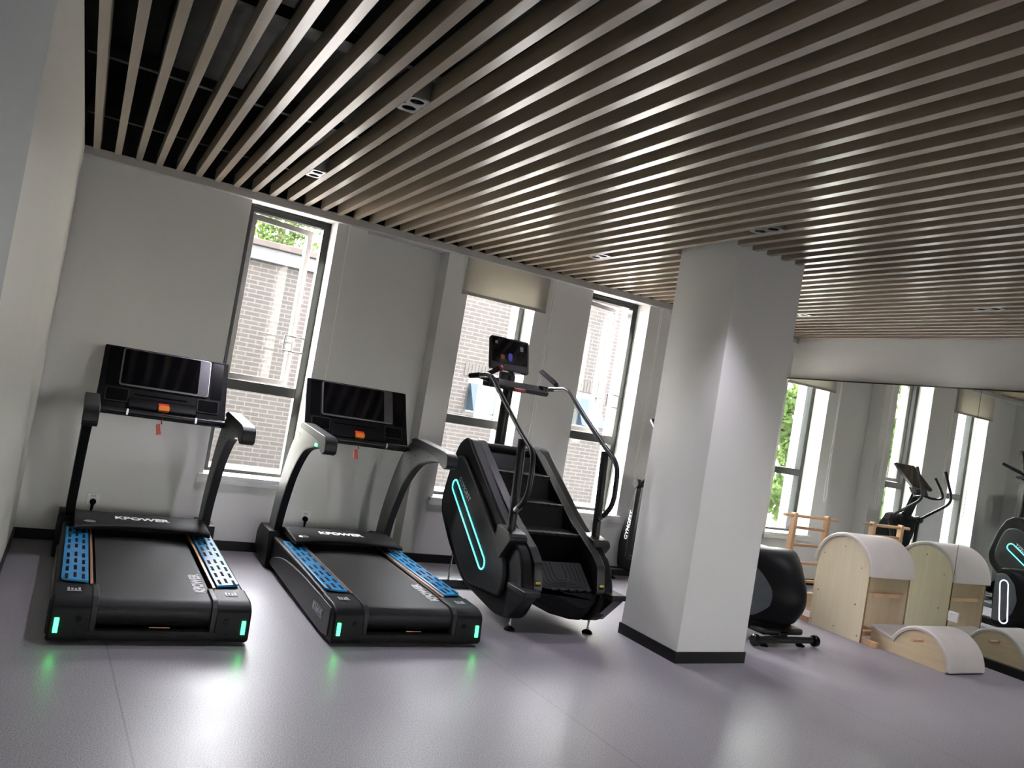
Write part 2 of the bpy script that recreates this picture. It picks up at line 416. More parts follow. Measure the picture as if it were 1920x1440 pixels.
# back wall with openings and two shallow niches
wb = MB()
xs = sorted({L-0.4, R+0.4, *[v for w in WIN for v in w], *[v for w in NICHE for v in w]})
for a, b in zip(xs, xs[1:]):
    mid = (a+b)/2
    if any(w[0] < mid < w[1] for w in WIN):
        wb.box(a, b, D, YF, 0, SILL-0.03); wb.box(a, b, D, YF, HT+0.012, HS+0.012)
    elif any(w[0] < mid < w[1] for w in NICHE):
        wb.box(a, b, D+0.19, YF, 0, HT+0.012); wb.box(a, b, D, YF, HT+0.012, HS+0.012)
    else: wb.box(a, b, D, YF, 0, HS+0.012)
struct(wb.build('wall_back', PAINT))
struct(MB().box(L-0.4, R+0.4, D, YF, HS+0.012, ZC).build('wall_back_upper', BLACKC))
we = MB()
for a, b in zip(xs, xs[1:]):
    mid = (a+b)/2
    if any(w[0] < mid < w[1] for w in WIN):
        we.box(a, b, YF+0.085, YO, -0.1, SILL-0.03); we.box(a, b, YF+0.085, YO, HT+0.012, ZC+0.5)
        we.box(a, b, YF, YF+0.085, 0, SILL-0.03); we.box(a, b, YF, YF+0.085, HT+0.012, ZC+0.2)
    else: we.box(a, b, YF, YO, -0.1, ZC+0.5)
struct(we.build('wall_facade', EXTW))
struct(MB().box(L-0.4, L, YR-0.4, D, 0, HS-0.005).build('wall_left', PAINTL))
struct(MB().box(L-0.4, L-0.02, YR-0.4, D, HS-0.005, ZC).build('wall_left_upper', BLACKC))
struct(MB().box(L, L+0.012, YR, 2.44, 0, HS-0.005).build('wall_left_cool_shade', PAINT_COOL_SHADE, bevel=0.003))  # thin slab painting the cooler, darker illumination of the near left wall
struct(MB().box(R, R+0.4, YR-0.4, D, 0, HS+0.01).build('wall_right', PAINT))
struct(MB().box(R+0.01, R+0.4, YR-0.4, D, HS+0.01, ZC).build('wall_right_upper', BLACKC))
# rear wall (behind the camera), with two unseen windows added for fill light
wr = MB(); FILL_WIN = [(1.6, 2.3), (4.6, 5.3)]
rx = sorted({L, R, *[v for w in FILL_WIN for v in w]})
for a, b in zip(rx, rx[1:]):
    if any(w[0] < (a+b)/2 < w[1] for w in FILL_WIN):
        wr.box(a, b, YR-0.25, YR, 0, 0.8); wr.box(a, b, YR-0.25, YR, 2.3, ZC)
    else: wr.box(a, b, YR-0.25, YR, 0, ZC)
struct(wr.build('wall_rear', PAINT))
for i, (a, b) in enumerate(FILL_WIN):
    f = MB()
    f.box(a, b, YR-0.15, YR-0.08, 0.80, 0.86); f.box(a, b, YR-0.15, YR-0.08, 2.24, 2.3)
    f.box(a, a+0.06, YR-0.15, YR-0.08, 0.86, 2.24); f.box(b-0.06, b, YR-0.15, YR-0.08, 0.86, 2.24)
    w = struct(f.build('window_%d' % (5+i), FRAME))  # unseen windows, added to bring fill light into the room
    MB().box(a+0.06, b-0.06, YR-0.118, YR-0.112, 0.86, 2.24).build('pane', GLASS, w)
# trim strip under the slats along the window wall
struct(MB().box(L, R, D-0.045, D+0.004, HT, HS+0.012).build('trim_2', TRIMW, bevel=0.002))
struct(MB().box(L, R, D-0.047, D-0.002, HT-0.004, HT+0.004).build('trim_3', PAINT))
# baseboards
bb = MB(); SK = 0.075
edges = [(L, NICHE[0][0], D), (NICHE[0][1], NICHE[1][0], D), (NICHE[1][1], R, D)]
for a, b, y in edges: bb.box(a, b, y-0.012, y, 0, SK)
for a, b in NICHE: bb.box(a, b, D+0.178, D+0.19, 0, SK)
struct(bb.build('baseboard_back', SKIRT, bevel=0.002))
struct(MB().box(L, L+0.010, 2.45, D-0.012, 0, SK).build('baseboard_left', SKIRT, bevel=0.002))
struct(MB().box(R-0.055-0.02, R, YR, D-0.012, 0, SK-0.005).build('baseboard_right', SKIRT, bevel=0.002))
# column
cb = MB(); cb.box(COLX0, COLX1, COLY0, COLY1, 0, ZC)
struct(cb.build('wall_column', PAINT, bevel=0.003))
bk = MB()
e = 0.010
bk.box(COLX0-e, COLX1+e, COLY0-e, COLY0, 0, SK); bk.box(COLX0-e, COLX1+e, COLY1, COLY1+e, 0, SK)
bk.box(COLX0-e, COLX0, COLY0, COLY1, 0, SK); bk.box(COLX1, COLX1+e, COLY0, COLY1, 0, SK)
struct(bk.build('baseboard_column', SKIRT))

# ---- windows of the back wall
def frame_rect(mb, x0, x1, z0, z1, t, y0, y1):
    mb.box(x0, x1, y0, y1, z0, z0+t); mb.box(x0, x1, y0, y1, z1-t, z1)
    mb.box(x0, x0+t, y0, y1, z0+t, z1-t); mb.box(x1-t, x1, y0, y1, z0+t, z1-t)
def window(i, x0, x1, casement, ztr, ang=17):
    f = MB(); zb, zt = SILL, HT+0.012
    frame_rect(f, x0, x1, zb-0.03, zt, 0.058, YF, YF+0.085)
    f.box(x0+0.058, x1-0.058, YF, YF+0.085, ztr-0.08, ztr)
    f.box(x0+0.058, x1-0.058, YF-0.012, YF, zt-0.03, zt-0.005)
    w = struct(f.build('window_%d' % i, FRAME, bevel=0.003))
    MB().box(x0+0.05, x1-0.05, YF+0.04, YF+0.046, zb+0.02, ztr-0.08).build('pane', GLASS, w)
    sl = MB(); sl.box(x0-0.035, x1+0.035, D-0.03, YF, SILL-0.03, SILL+0.003)
    sl.box(x0-0.045, x1+0.045, D-0.032, D-0.001, SILL-0.065, SILL-0.03)
    sl.build('window_sill', PAINT, w, bevel=0.003)
    if casement:
        a0, a1, b0, b1 = x0+0.06, x1-0.06, ztr+0.004, zt-0.062
        h = Vector((a0, YF+0.055, 0)); ca, sa = math.cos(math.radians(ang)), math.sin(math.radians(ang))
        X = Vector((ca, sa, 0)); Yv = Vector((-sa, ca, 0)); Z = Vector((0, 0, 1)); wd = a1-a0
        s = MB(); t = 0.045
        for (u0, u1, z0, z1) in ((0, wd, b0, b0+t), (0, wd, b1-t, b1), (0, t, b0+t, b1-t), (wd-t, wd, b0+t, b1-t)):
            s.obox(h + X*(u0+u1)/2 + Z*(z0+z1)/2 + Yv*0.025, X*(u1-u0)/2, Yv*0.025, Z*(z1-z0)/2)
        so = s.build('casement_sash', SASHM, w, bevel=0.003)
        g = MB(); g.obox(h + X*wd/2 + Z*(b0+b1)/2 + Yv*0.025, X*(wd/2-t+0.004), Yv*0.003, Z*((b1-b0)/2-t+0.004))
        g.build('pane', GLASS, so)
        # restrictor loop and latch at the opening side
        hx0, hx1, hz0, hz1 = x1-0.225, x1-0.052, ztr+0.295, ztr+0.418
        l = MB(); l.tube([(hx1, YF-0.01, hz1), (hx0, YF-0.03, hz1), (hx0, YF-0.03, hz0), (hx1, YF-0.01, hz0)], 0.0065, 8)
        l.build('restrictor_loop', BLKM, w)
        k = MB(); k.obox(h + X*(wd-0.03) + Z*(hz0+0.06) - Yv*0.012, X*0.012, Yv*0.012, Z*0.05)
        k.obox(h + X*(wd-0.075) + Z*(hz0+0.075) - Yv*0.02, X*0.05, Yv*0.007, Z*0.010)
        k.build('latch_handle', SASHM, so, bevel=0.002)
    else:
        MB().box(x0+0.05, x1-0.05, YF+0.04, YF+0.046, ztr, zt-0.05).build('pane', GLASS, w)
    return w
window(1, *WIN[0], True, 1.318)
window(2, *WIN[1], False, 1.315)
window(3, *WIN[2], True, 1.345)
window(4, *WIN[3], False, 1.315)

# ---- outside: paving, brick neighbour, trees
struct(MB().box(-40, 40, YO, 60, -0.35, -0.15).build('ground', GROUND))
struct(MB().box(-40, 40, -40, YR-0.4, -0.35, -0.15).build('ground_rear', GROUND))
bl = thing('brick_building', 'pale brick building seen through the windows, with a blue-grey coping', 'building', (0, 13.2, -0.15))
m_ = MB((0, 13.2, -0.15))
OPW = [(6.20, 6.88, 1.22, 1.92), (8.55, 9.20, 1.28, 2.02)]
bx = sorted({0.7, 15.0, *[v for w in OPW for v in w[:2]]})
for a, b in zip(bx, bx[1:]):
    w = [w for w in OPW if w[0] < (a+b)/2 < w[1]]
    if w:
        m_.box(a, b, 13.2, 13.5, -0.15, w[0][2]); m_.box(a, b, 13.2, 13.5, w[0][3], 3.12)
    else: m_.box(a, b, 13.2, 13.5, -0.15, 3.12)
m_.box(0.7, 15.0, 13.5, 18, -0.15, 3.12); m_.box(4.7, 15.0, 13.2, 18, 3.12, 5.4)
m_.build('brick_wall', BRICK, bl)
MB((0, 13.2, -0.15)).box(0.6, 4.7, 13.08, 18.1, 3.12, 3.34).build('coping', COPING, bl, bevel=0.01)
MB((0, 13.2, -0.15)).box(0.55, 4.7, 13.0, 18.15, 3.34, 3.44).build('roof_edge', ROOFT, bl, bevel=0.01)
for (a, b, z0, z1) in OPW:
    sc_ = MB((0, 13.2, -0.15)); n = int((b-a+0.2)/0.068)
    for k in range(n): sc_.box(a-0.1+k*0.068, a-0.1+k*0.068+0.06, 13.185, 13.21, z1+0.005, z1+0.235)
    sc_.build('soldier_course', mat('soldier_brick', (0.017, 0.0145, 0.0125), 0.9, noise=(9, 0.15)), bl)
    fr = MB((0, 13.2, -0.15)); frame_rect(fr, a, b, z0, z1, 0.05, 13.22, 13.28)
    fo = fr.build('window', FRAME, bl)
    MB((0, 13.2, -0.15)).box(a, b, 13.30, 13.31, z0, z1).build('pane', mat('dark_pane', (0.02, 0.03, 0.04), 0.05), fo)
    ps = MB((0, 13.2, -0.15)); hh = z1-z0-0.12
    c = Vector(((a+b)/2, 13.03, (z0+z1)/2-0.02)); U = Vector((0, -math.sin(0.55), -math.cos(0.55)))
    ps.obox(c, ((b-a)/2-0.05, 0, 0), U*hh/2, U.cross(Vector((1, 0, 0)))*0.012)
    ps.build('hinged_sash', mat('sky_glass', (0.010, 0.018, 0.034), 0.06, 0.0, 0.22), fo)  # blue of the reflected sky put into the base colour

def tree(x, y, h, rad, label, n=2600):
    t = thing('tree', label, 'tree', (x, y, -0.15), 'trees outside the windows')
    o = (x, y, -0.15)
    tr = MB(o); tr.tube([(x, y, -0.15), (x+0.05, y, h*0.35), (x-0.05, y+0.05, h*0.7)], [0.14, 0.11, 0.05], 10)
    for k in range(6):
        a = k*1.05; tr.tube([(x, y, h*(0.35+0.05*k)), (x+rad*0.6*math.cos(a), y+rad*0.6*math.sin(a), h*(0.55+0.06*k))], [0.05, 0.015], 6)
    tr.build('trunk', BARK, t)
    f = MB(o); bm = f.bm
    blobs = [(Vector((random.uniform(-0.55, 0.55)*rad, random.uniform(-0.55, 0.55)*rad, h*random.uniform(0.12, 0.98))), rad*random.uniform(0.3, 0.55)) for _ in range(16)]
    for _ in range(n):
        c, r = random.choice(blobs)
        d = Vector((random.gauss(0, 1), random.gauss(0, 1), random.gauss(0, 0.8))).normalized()*r*random.uniform(0.55, 1)
        p = c + d; s = random.uniform(0.05, 0.11)
        u = Vector((random.uniform(-1, 1), random.uniform(-1, 1), random.uniform(-1, 1))).normalized(); w = u.orthogonal().normalized()
        vs = [bm.verts.new(q) for q in (p-u*s*1.3, p+w*s*0.55, p+u*s*1.3, p-w*s*0.55)]
        bm.faces.new(vs)
    f.build('foliage', LEAF, t)
tree(3.9, 20.3, 7.2, 1.7, 'leafy green tree above the brick building roof, right one of two', 5200)
tree(0.6, 21.5, 6.6, 1.2, 'leafy green tree behind the brick building roof, left one of two')
tree(0.0, 11.8, 4.2, 0.9, 'green tree nearest the end of the brick building, seen in the mirror', 4200)
tree(-3.4, 12.2, 4.3, 1.0, 'green tree in the middle of the garden row, seen in the mirror', 4200)
tree(-6.6, 12.6, 4.4, 1.0, 'green tree farthest from the brick building, seen in the mirror', 4200)

# ================================================================== CEILING SLATS, LIGHTS, PLENUM
SX0, SP, SWD, SH = -0.1662, 0.13518, 0.044, 0.092
sl = MB((0, 0, HS)); sl.box(0, SWD, YR, D-0.046, HS, HS+SH)
s0 = sl.build('ceiling_slat', SLAT, bevel=0.0015, seg=1)
tag(s0, 'pale wood-look ceiling slat running from the window wall towards the viewer', 'ceiling slat', 'wood-look slats of the open ceiling')
n_sl = int((R - SX0 - SWD)/SP) + 1
for i in range(n_sl):
    x = SX0 + i*SP
    o = s0 if i == 0 else s0.copy()
    if i: COL.objects.link(o)
    if x < COLX1 and x+SWD > COLX0:     # slats interrupted by the column: two lengths
        me = bpy.data.meshes.new('ceiling_slat'); q = MB((0, 0, HS))
        q.box(0, SWD, YR, COLY0, HS, HS+SH); q.box(0, SWD, COLY1, D-0.046, HS, HS+SH)
        t = q.build('ceiling_slat', SLAT); o.data = t.data; bpy.data.objects.remove(t)
    o.location = (x, 0, HS)
# carrier channels above the slats
for k, y in enumerate((5.75, 4.55, 3.35, 2.15, 0.95)):
    c = MB(); c.box(L, R, y-0.02, y+0.02, HS+SH, HS+SH+0.05)
    for i in range(n_sl): c.box(SX0+i*SP+0.005, SX0+i*SP+0.039, y-0.026, y+0.026, HS+SH-0.0, HS+SH+0.02)
    o = c.build('carrier_channel', BLACKM)
    tag(o, ['black carrier channel above the slats, nearest to the window wall', 'black carrier channel above the slats, second from the window wall',
            'black carrier channel above the slats, third from the window wall', 'black carrier channel above the slats, fourth from the window wall',
            'black carrier channel above the slats, farthest from the window wall'][k], 'carrier channel', 'carrier channels above the slats')
bmz = MB(); bmz.box(L, R, 4.05, 4.35, 3.22, ZC); struct(bmz.build('trim_4', DUCT))
tag(MB().box(0.12, 0.62, 2.0, 5.6, 3.18, 3.42).build('air_duct', DUCT, bevel=0.01), 'dark air duct above the slats near the left wall', 'duct')
pp = MB(); pp.tube([(1.15, D-0.1, 3.12), (1.5, 1.0, 3.12)], 0.05, 14)
tag(pp.build('ceiling_pipe', DUCT), 'dark round pipe running above the ceiling slats', 'pipe')
gr = MB(); gr.box(1.75, 2.6, 2.75, 2.95, HS+SH+0.001, HS+SH+0.10)
for k in range(20): gr.box(1.77+k*0.041, 1.79+k*0.041, 2.74, 2.75, HS+SH+0.005, HS+SH+0.095)
tag(gr.build('air_grille', DUCT), 'dark slotted air grille hidden above the slats', 'grille')

def downlight(x, y, label):
    t = thing('downlight', label, 'ceiling light', (x, y, HS), 'twin downlights between the slats')
    o = (x, y, HS)
    hw, hl = 0.0435, 0.105
    h = MB(o)
    h.box(x-hw, x+hw, y-hl, y-hl+0.004, HS+0.006, HS+0.14); h.box(x-hw, x+hw, y+hl-0.004, y+hl, HS+0.006, HS+0.14)
    h.box(x-hw, x-hw+0.004, y-hl, y+hl, HS+0.006, HS+0.14); h.box(x+hw-0.004, x+hw, y-hl, y+hl, HS+0.006, HS+0.14)
    h.box(x-hw, x+hw, y-hl, y+hl, HS+0.136, HS+0.14)
    h.build('housing', ALU, t)
    # plate with two round holes
    pl = MB(o); bm = pl.bm; n = 24
    for s in (-1, 1):
        cy = y + s*hl/2; outer = []; inner = []
        for k in range(n):
            a = 2*PI*k/n; cx_, cy_ = math.cos(a), math.sin(a)
            sc = 1/max(abs(cx_)/hw, abs(cy_)/(hl/2))
            outer.append(pl.v((x+cx_*sc, cy+cy_*sc, HS))); inner.append(pl.v((x+cx_*0.034, cy+cy_*0.034, HS)))
        up = [pl.v((x+math.cos(2*PI*k/n)*0.034, cy+math.sin(2*PI*k/n)*0.034, HS+0.012)) for k in range(n)]
        for k in range(n):
            j = (k+1) % n
            bm.faces.new((outer[k], outer[j], inner[j], inner[k])); bm.faces.new((inner[k], inner[j], up[j], up[k]))
    pl.build('trim_plate', ALU, t)
    for s in (-1, 1):
        c = MB(o); cy = y + s*hl/2; rings = []
        for r, z in ((0.034, 0.004), (0.031, 0.02), (0.02, 0.045)):
            rings.append([(x+r*math.cos(2*PI*k/20), cy+r*math.sin(2*PI*k/20), HS+z) for k in range(20)])
        c.loft(rings, caps=False)
        ro = c.build('reflector', BLKG, t)
        l = MB(o); l.lathe((x, cy, HS+0.040), [(0.0, 0.0), (0.014, 0.0), (0.019, 0.006), (0.019, 0.01), (0, 0.01)], 16)
        l.build('lens', LAMP_E, ro)
        ld = bpy.data.lights.new('downlight_lamp', 'SPOT'); ld.energy = DOWNLIGHT_POWER; ld.spot_size = math.radians(84); ld.spot_blend = 0.85
        ld.shadow_soft_size = 0.02; ld.color = (0.90, 0.86, 1.0)
        lo = bpy.data.objects.new('downlight_lamp', ld); COL.objects.link(lo); lo.parent = t
        lo.location = (0, s*hl/2, 0.001)
for x, y, lab in ((1.140, 3.525, 'twin square downlight at the left, front row nearer the viewer'),
                  (1.140, 5.29, 'twin square downlight at the left, near the window wall above the first window'),
                  (3.438, 3.525, 'twin square downlight in front of the white column'),
                  (3.438, 5.29, 'twin square downlight between column and window wall'),
                  (5.737, 3.525, 'twin square downlight at the right near the mirror wall'),
                  (5.737, 5.29, 'twin square downlight just right of the column, back row')):
    downlight(x, y, lab)

# ================================================================== BLINDS, CORDS, SOCKETS
def blind(x0, x1, zb, label):
    t = thing('roller_blind', label, 'blind', ((x0+x1)/2, D-0.02, HT))
    o = ((x0+x1)/2, D-0.02, HT)
    MB(o).box(x0, x1, D-0.0195, D-0.0180, zb+0.02, HT+0.02).build('fabric', BLIND, t)
    MB(o).box(x0-0.003, x1+0.003, D-0.025, D-0.010, zb, zb+0.028).build('bottom_bar', BLINDBAR, t, bevel=0.003)
blind(2.808, 3.668, 2.380, 'cream roller blind partly lowered over the window behind the stair climber')
blind(6.050, 6.850, 2.270, 'cream roller blind at the far right window, seen in the mirror')
def cordthing(x, z1, label, loop=True, w=0.022):
    c = MB(); y = D-0.020
    if loop:
        c.tube(spline([(x, y, HT+0.002), (x+0.004, y, 2.0), (x-0.006, y, z1+0.25), (x-0.016, y, z1+0.12), (x+0.004, y, z1), (x+w+0.006, y, z1+0.12),
                       (x+w, y, 2.0), (x+w, y, HT+0.002)], 6), 0.0032, 6)
    else:
        c.tube([(x, y, HT+0.002), (x+0.012, y, 1.9), (x+0.02, y, z1)], 0.0036, 6)
    tag(c.build('blind_cord', CORD), label, 'cord', 'blind cords along the window wall')
cordthing(1.723, 1.10, 'white blind cord hanging on the wall right of the first window', False)
cordthing(3.715, 1.02, 'white blind cord loop beside the lowered roller blind')
cordthing(4.998, 0.985, 'white blind cord loop right of the third window, beside the column')
cordthing(5.95, 1.0, 'white blind cord beside the far right window, seen in the mirror')

def socket(c, nrm, label, kind='back'):
    t = thing('wall_socket', label, 'socket', c)
    c = Vector(c); n = Vector(nrm); X = Vector((1, 0, 0)) if abs(n.y) > 0.5 else Vector((0, 1, 0)); Z = Vector((0, 0, 1))
    p = MB(c); p.obox(c+n*0.005, X*0.043, n*0.005, Z*0.043); p.build('plate', WHITEP, t, bevel=0.004)
    for s in (-1, 1):
        h = MB(c); h.cyl(c+X*s*0.009+Z*0.022+n*0.008, c+X*s*0.009+Z*0.022+n*0.0108, 0.0035, n=10); h.build('pin_hole', BLKG, t)
    return t
def plug(x, label, tx):
    t = thing('power_plug', label, 'plug', (x, D-0.011, 0.295)); o = (x, D-0.011, 0.295)
    b = MB(o); b.lathe((x, D-0.010, 0.296), [(0.0, -0.036), (0.014, -0.036), (0.020, -0.028), (0.021, 0.0), (0, 0.0)], 16, 'y')
    b.tube([(x, D-0.03, 0.285), (x-0.002, D-0.036, 0.262), (x-0.003, D-0.038, 0.235)], [0.013, 0.010, 0.006], 12)
    b.build('plug_body', RUBBER, t)
    c = MB(o); c.tube(spline([(x-0.003, D-0.038, 0.24), (x-0.006, D-0.040, 0.15), (x-0.01, D-0.05, 0.03), (x+0.05, D-0.09, 0.006), (tx, D-0.115, 0.006)], 8), 0.004, 8)
    c.build('power_cord', RUBBER, t)
socket((0.237, D, 0.314), (0, -1, 0), 'white wall socket behind the left treadmill')
socket((1.778, D, 0.314), (0, -1, 0), 'white wall socket behind the second treadmill, near the niche')
plug(0.237, 'black plug with cord in the socket behind the left treadmill', 0.33)
plug(1.778, 'black plug with cord in the socket behind the second treadmill', 1.84)
socket((MX+MS*(4.153-4.5)-0.0005, 4.153, 0.314), (-1, 0, 0), 'white socket set in the mirror low down on the right wall', 'mirror')

# ================================================================== MIRROR
mt = thing('wall_mirror', 'large frameless mirror covering the right wall below a plain white band', 'mirror', (MX, 4.2, 0.07))
def mx(y): return MX + MS*(y-4.5)
for (a, b) in ((4.202, D-0.006), (1.2, 4.198), (-1.8, 1.196)):
    q = MB((MX, 4.2, 0.07)); q.prism([(mx(a), a), (mx(b), b), (R-0.001, b), (R-0.001, a)], 'z', 0.072, 2.305)
    q.build('mirror_panel', MIRROR, mt)
q = MB((MX, 4.2, 0.07)); q.prism([(mx(-1.8)-0.004, -1.8), (mx(D-0.006)-0.004, D-0.006), (R-0.001, D-0.006), (R-0.001, -1.8)], 'z', 2.3052, 2.318)
q.build('top_edge_strip', BLKM, mt)

# ================================================================== TREADMILLS
def build_treadmill():
    # local frame: x across, y forward from the rear edge, z up
    t = thing('treadmill', 'left treadmill beside the white left wall, wide black deck with blue foot pads', 'treadmill', (0, 0, 0), 'treadmills facing the windows')
    HW = 0.457
    for s in (-1, 1):
        # side rail
        prof = [(0.10, 0.030), (1.72, 0.070), (1.72, 0.238), (0.90, 0.232), (0.10, 0.214)]
        a, b = sorted((s*0.292, s*HW))
        r = MB().prism(prof, 'x', a, b).build('side_rail', BLK, t, bevel=0.014, seg=3)
        # lighter lower side panel with arched top
        top = spline([(0.07, 0.195), (0.45, 0.200), (0.85, 0.198), (1.25, 0.175), (1.52, 0.125), (1.66, 0.066)], 5)
        pp = [(0.07, 0.035), (0.20, 0.018)] + [(1.66, 0.050)] + [tuple(p) for p in reversed(top)]
        a, b = sorted((s*(HW-0.004), s*(HW+0.012)))
        sp = MB().prism([(p[0], p[1]) for p in pp], 'x', a, b).build('side_panel', CHAR, t, bevel=0.005)
        # rear end cap with rounded outer corner
        prof = rpoly([(-0.005, 0.030), (0.012, 0.190), (0.075, 0.218), (0.28, 0.222), (0.28, 0.026), (0.03, 0.012)], [0.02, 0.03, 0.04, 0, 0, 0.02], 4)
        a, b = sorted((s*0.280, s*(HW+0.006)))
        cap = MB().prism(prof, 'x', a, b).build('end_cap', BLK, t, bevel=0.012, seg=3)
        # inner lip next to the belt
        prof = rpoly([(0.002, 0.060), (0.012, 0.190), (0.06, 0.224), (0.26, 0.228), (0.26, 0.20), (0.10, 0.195), (0.05, 0.06)], 0.015, 3)
        a, b = sorted((s*0.262, s*0.290))
        MB().prism(prof, 'x', a, b).build('belt_guide', CHAR, t, bevel=0.003)
        g = MB(); g.lathe((s*0.338, 0.010, 0.128), [(0, -0.012), (0.011, -0.012), (0.014, -0.006), (0.014, 0.012), (0, 0.012)], 14, 'y')
        g.build('cap_bolt', BLKG, t)
        g = MB(); g.lathe((s*0.345, 0.004, 0.062), [(0, -0.006), (0.006, -0.006), (0.006, 0.01), (0, 0.01)], 10, 'y'); g.build('cap_bolt', BLKG, t)
        # tail light
        x0 = s*0.428
        tl = MB(); tl.obox((x0, 0.003, 0.098), (0.010, 0, 0), (0, 0.007, 0.0), (0, 0.003, 0.034))
        tl.build('tail_light', GREEN_LED, t, bevel=0.002)
        # blue pad with raised black grips
        px0, px1, py0, py1 = 0.312, 0.436, 0.285, 1.50
        pr = rpoly([(s*px0, py0+0.0), (s*px1, py0+0.035), (s*px1, py1), (s*px0, py1)], [0.012, 0.03, 0.01, 0.01], 4)
        pad = MB().prism(pr, 'z', 0.228, 0.2405)
        po = pad.build('foot_pad', BLUE, t, bevel=0.002)
        po.rotation_euler = (math.radians(0.55), 0, 0); po.location = (0, 0, -0.006)
        gr = MB()
        for ci, cx in enumerate((0.336, 0.374, 0.412)):
            for k in range(8):
                yy = 0.365 + k*0.142 + (0.03 if ci == 1 else 0.0) + (0.05 if k > 3 else 0.0) - 0.01
                if yy > 1.47: continue
                gr.box(s*cx-0.0075, s*cx+0.0075, yy-0.043, yy+0.043, 0.2385, 0.2425)
        go = gr.build('grip', RUBBER); fuse(po, go, RUBBER)
        # copper strip along the belt
        cs = MB().prism([(0.26, 0.226), (1.56, 0.236), (1.56, 0.242), (0.26, 0.232)], 'x', *sorted((s*0.290, s*0.302)))
        cs.build('edge_strip', COPPER, t)
        # front side cover
        prof = rpoly([(1.66, 0.012), (1.78, 0.02), (2.10, 0.055), (2.115, 0.20), (2.02, 0.275), (1.70, 0.275)], [0.01, 0.02, 0.05, 0.05, 0.03, 0.01], 4)
        a, b = sorted((s*0.385, s*(HW+0.035)))
        MB().prism(prof, 'x', a, b).build('front_cover', BLK, t, bevel=0.012, seg=3)
        # upright: tall curved blade ending in a handle
        front = [(1.93, 0.20), (1.88, 0.45), (1.80, 0.66), (1.70, 0.86), (1.58, 1.01), (1.43, 1.10)]
        back = [(0.905, 0.992), (1.07, 0.978), (1.27, 0.935), (1.42, 0.835), (1.545, 0.70), (1.63, 0.55), (1.70, 0.39), (1.745, 0.20)]
        prof = [tuple(p) for p in spline([(a_, b_) for a_, b_ in front], 5)] + [(0.905, 1.048)] + [tuple(p) for p in spline([(a_, b_) for a_, b_ in back], 5)]
        a, b = sorted((s*0.400, s*HW))
        up = MB().prism(prof, 'x', a, b).build('upright', DGREY, t, bevel=0.006)
        # dark rear face strip of the upright
        bs = [tuple(p) for p in spline([(a_, b_) for a_, b_ in back[1:]], 6)]
        strip = MB(); rings = []
        for (yy, zz) in bs:
            rings.append([(s*0.402, yy-0.004, zz-0.002), (s*(HW-0.002), yy-0.004, zz-0.002), (s*(HW-0.002), yy+0.004, zz+0.004), (s*0.402, yy+0.004, zz+0.004)])
        strip.loft(rings).build('rear_strip', BLKM, up)
        # padded handle on top
        hp = rpoly([(0.745, 1.055), (0.735, 0.985), (0.79, 0.962), (0.86, 0.985), (0.92, 1.030), (1.44, 1.075), (1.46, 1.10), (1.38, 1.118), (0.80, 1.082)],
                   [0.02, 0.02, 0.02, 0.02, 0.03, 0.01, 0.02, 0.03, 0.03], 4)
        a, b = sorted((s*0.388, s*(HW+0.012)))
        MB().prism(hp, 'x', a, b).build('handle', CHAR, t, bevel=0.012, seg=3)
        st = MB(); st.obox((s*(HW+0.001), 0.985, 1.003), (0.003, 0, 0), (0, 0.030, 0.001), (0, 0, 0.010))
        st.build('status_light', GREEN_SOFT, t)
        # small crown mark on the outer face
        cr = MB(); cyy, czz = 1.49, 1.02
        cr.prism([(cyy+0.022, czz-0.014), (cyy-0.022, czz-0.014), (cyy-0.028, czz+0.016), (cyy-0.013, czz+0.0), (cyy, czz+0.022), (cyy+0.013, czz), (cyy+0.028, czz+0.016)], 'x', *sorted((s*HW, s*(HW+0.0012))))
        cr.build('crown_mark', PRINT, up)
        bd = MB()
        for (yy, zz) in ((1.50, 0.93), (1.44, 0.955), (1.35, 0.985), (1.40, 0.93), (1.52, 0.90), (1.10, 1.01), (1.65, 0.70)):
            bd.lathe((s*0.3985, yy, zz), [(0, -0.002), (0.004, -0.002), (0.004, 0.002), (0, 0.002)], 8, 'x')
        bd.build('screw_hole', BLKG, up)
    # deck under the belt and rear cross bar
    MB().box(-0.290, 0.290, 0.10, 1.70, 0.10, 0.195).build('deck', BLK, t)
    MB().prism(rpoly([(-0.004, 0.026), (-0.002, 0.074), (0.05, 0.074), (0.05, 0.026)], 0.012, 3), 'x', -0.30, 0.30).build('rear_bar', BLK, t, bevel=0.003)
    bt = MB(); rr = 0.066; prof = []
    for k in range(13):
        a = -PI/2 - PI*k/12; prof.append((0.090+rr*math.cos(a), 0.146+rr*math.sin(a)))
    prof += [(1.62, 0.220), (1.62, 0.080)]
    bt.prism(prof, 'x', -0.272, 0.272); bt.build('running_belt', BELT, t, angle=50)
    MB().box(-0.02, 0.075, 0.019, 0.0225, 0.085, 0.0885).build('belt_mark', COPPER, t)
    # motor hood with arched rear lip
    hd = MB(); n = 16; rings = []
    for k in range(n+1):
        x = -0.40 + 0.80*k/n; q = (x/0.40)**2
        yl = 1.412 - 0.125*q; zr = 0.305
        rings.append([(x, yl+0.03, 0.270), (x, yl-0.004, 0.277), (x, yl-0.006, 0.292), (x, yl+0.014, 0.305), (x, 1.50, 0.313), (x, 1.66, 0.318), (x, 1.88, 0.285), (x, 2.03, 0.19), (x, 2.05, 0.06), (x, 1.64, 0.06), (x, 1.64, 0.268)])
    hd.loft(rings); hd.build('motor_hood', BLK, t, bevel=0.004, angle=40)
    lettering('hood_lettering', 'KPOWER', PRINT, t, (-0.165, 1.515, 0.3142), (1, 0, 0), (0, 0.16, 0.006), 0.335, 0.075, bold=0.035)
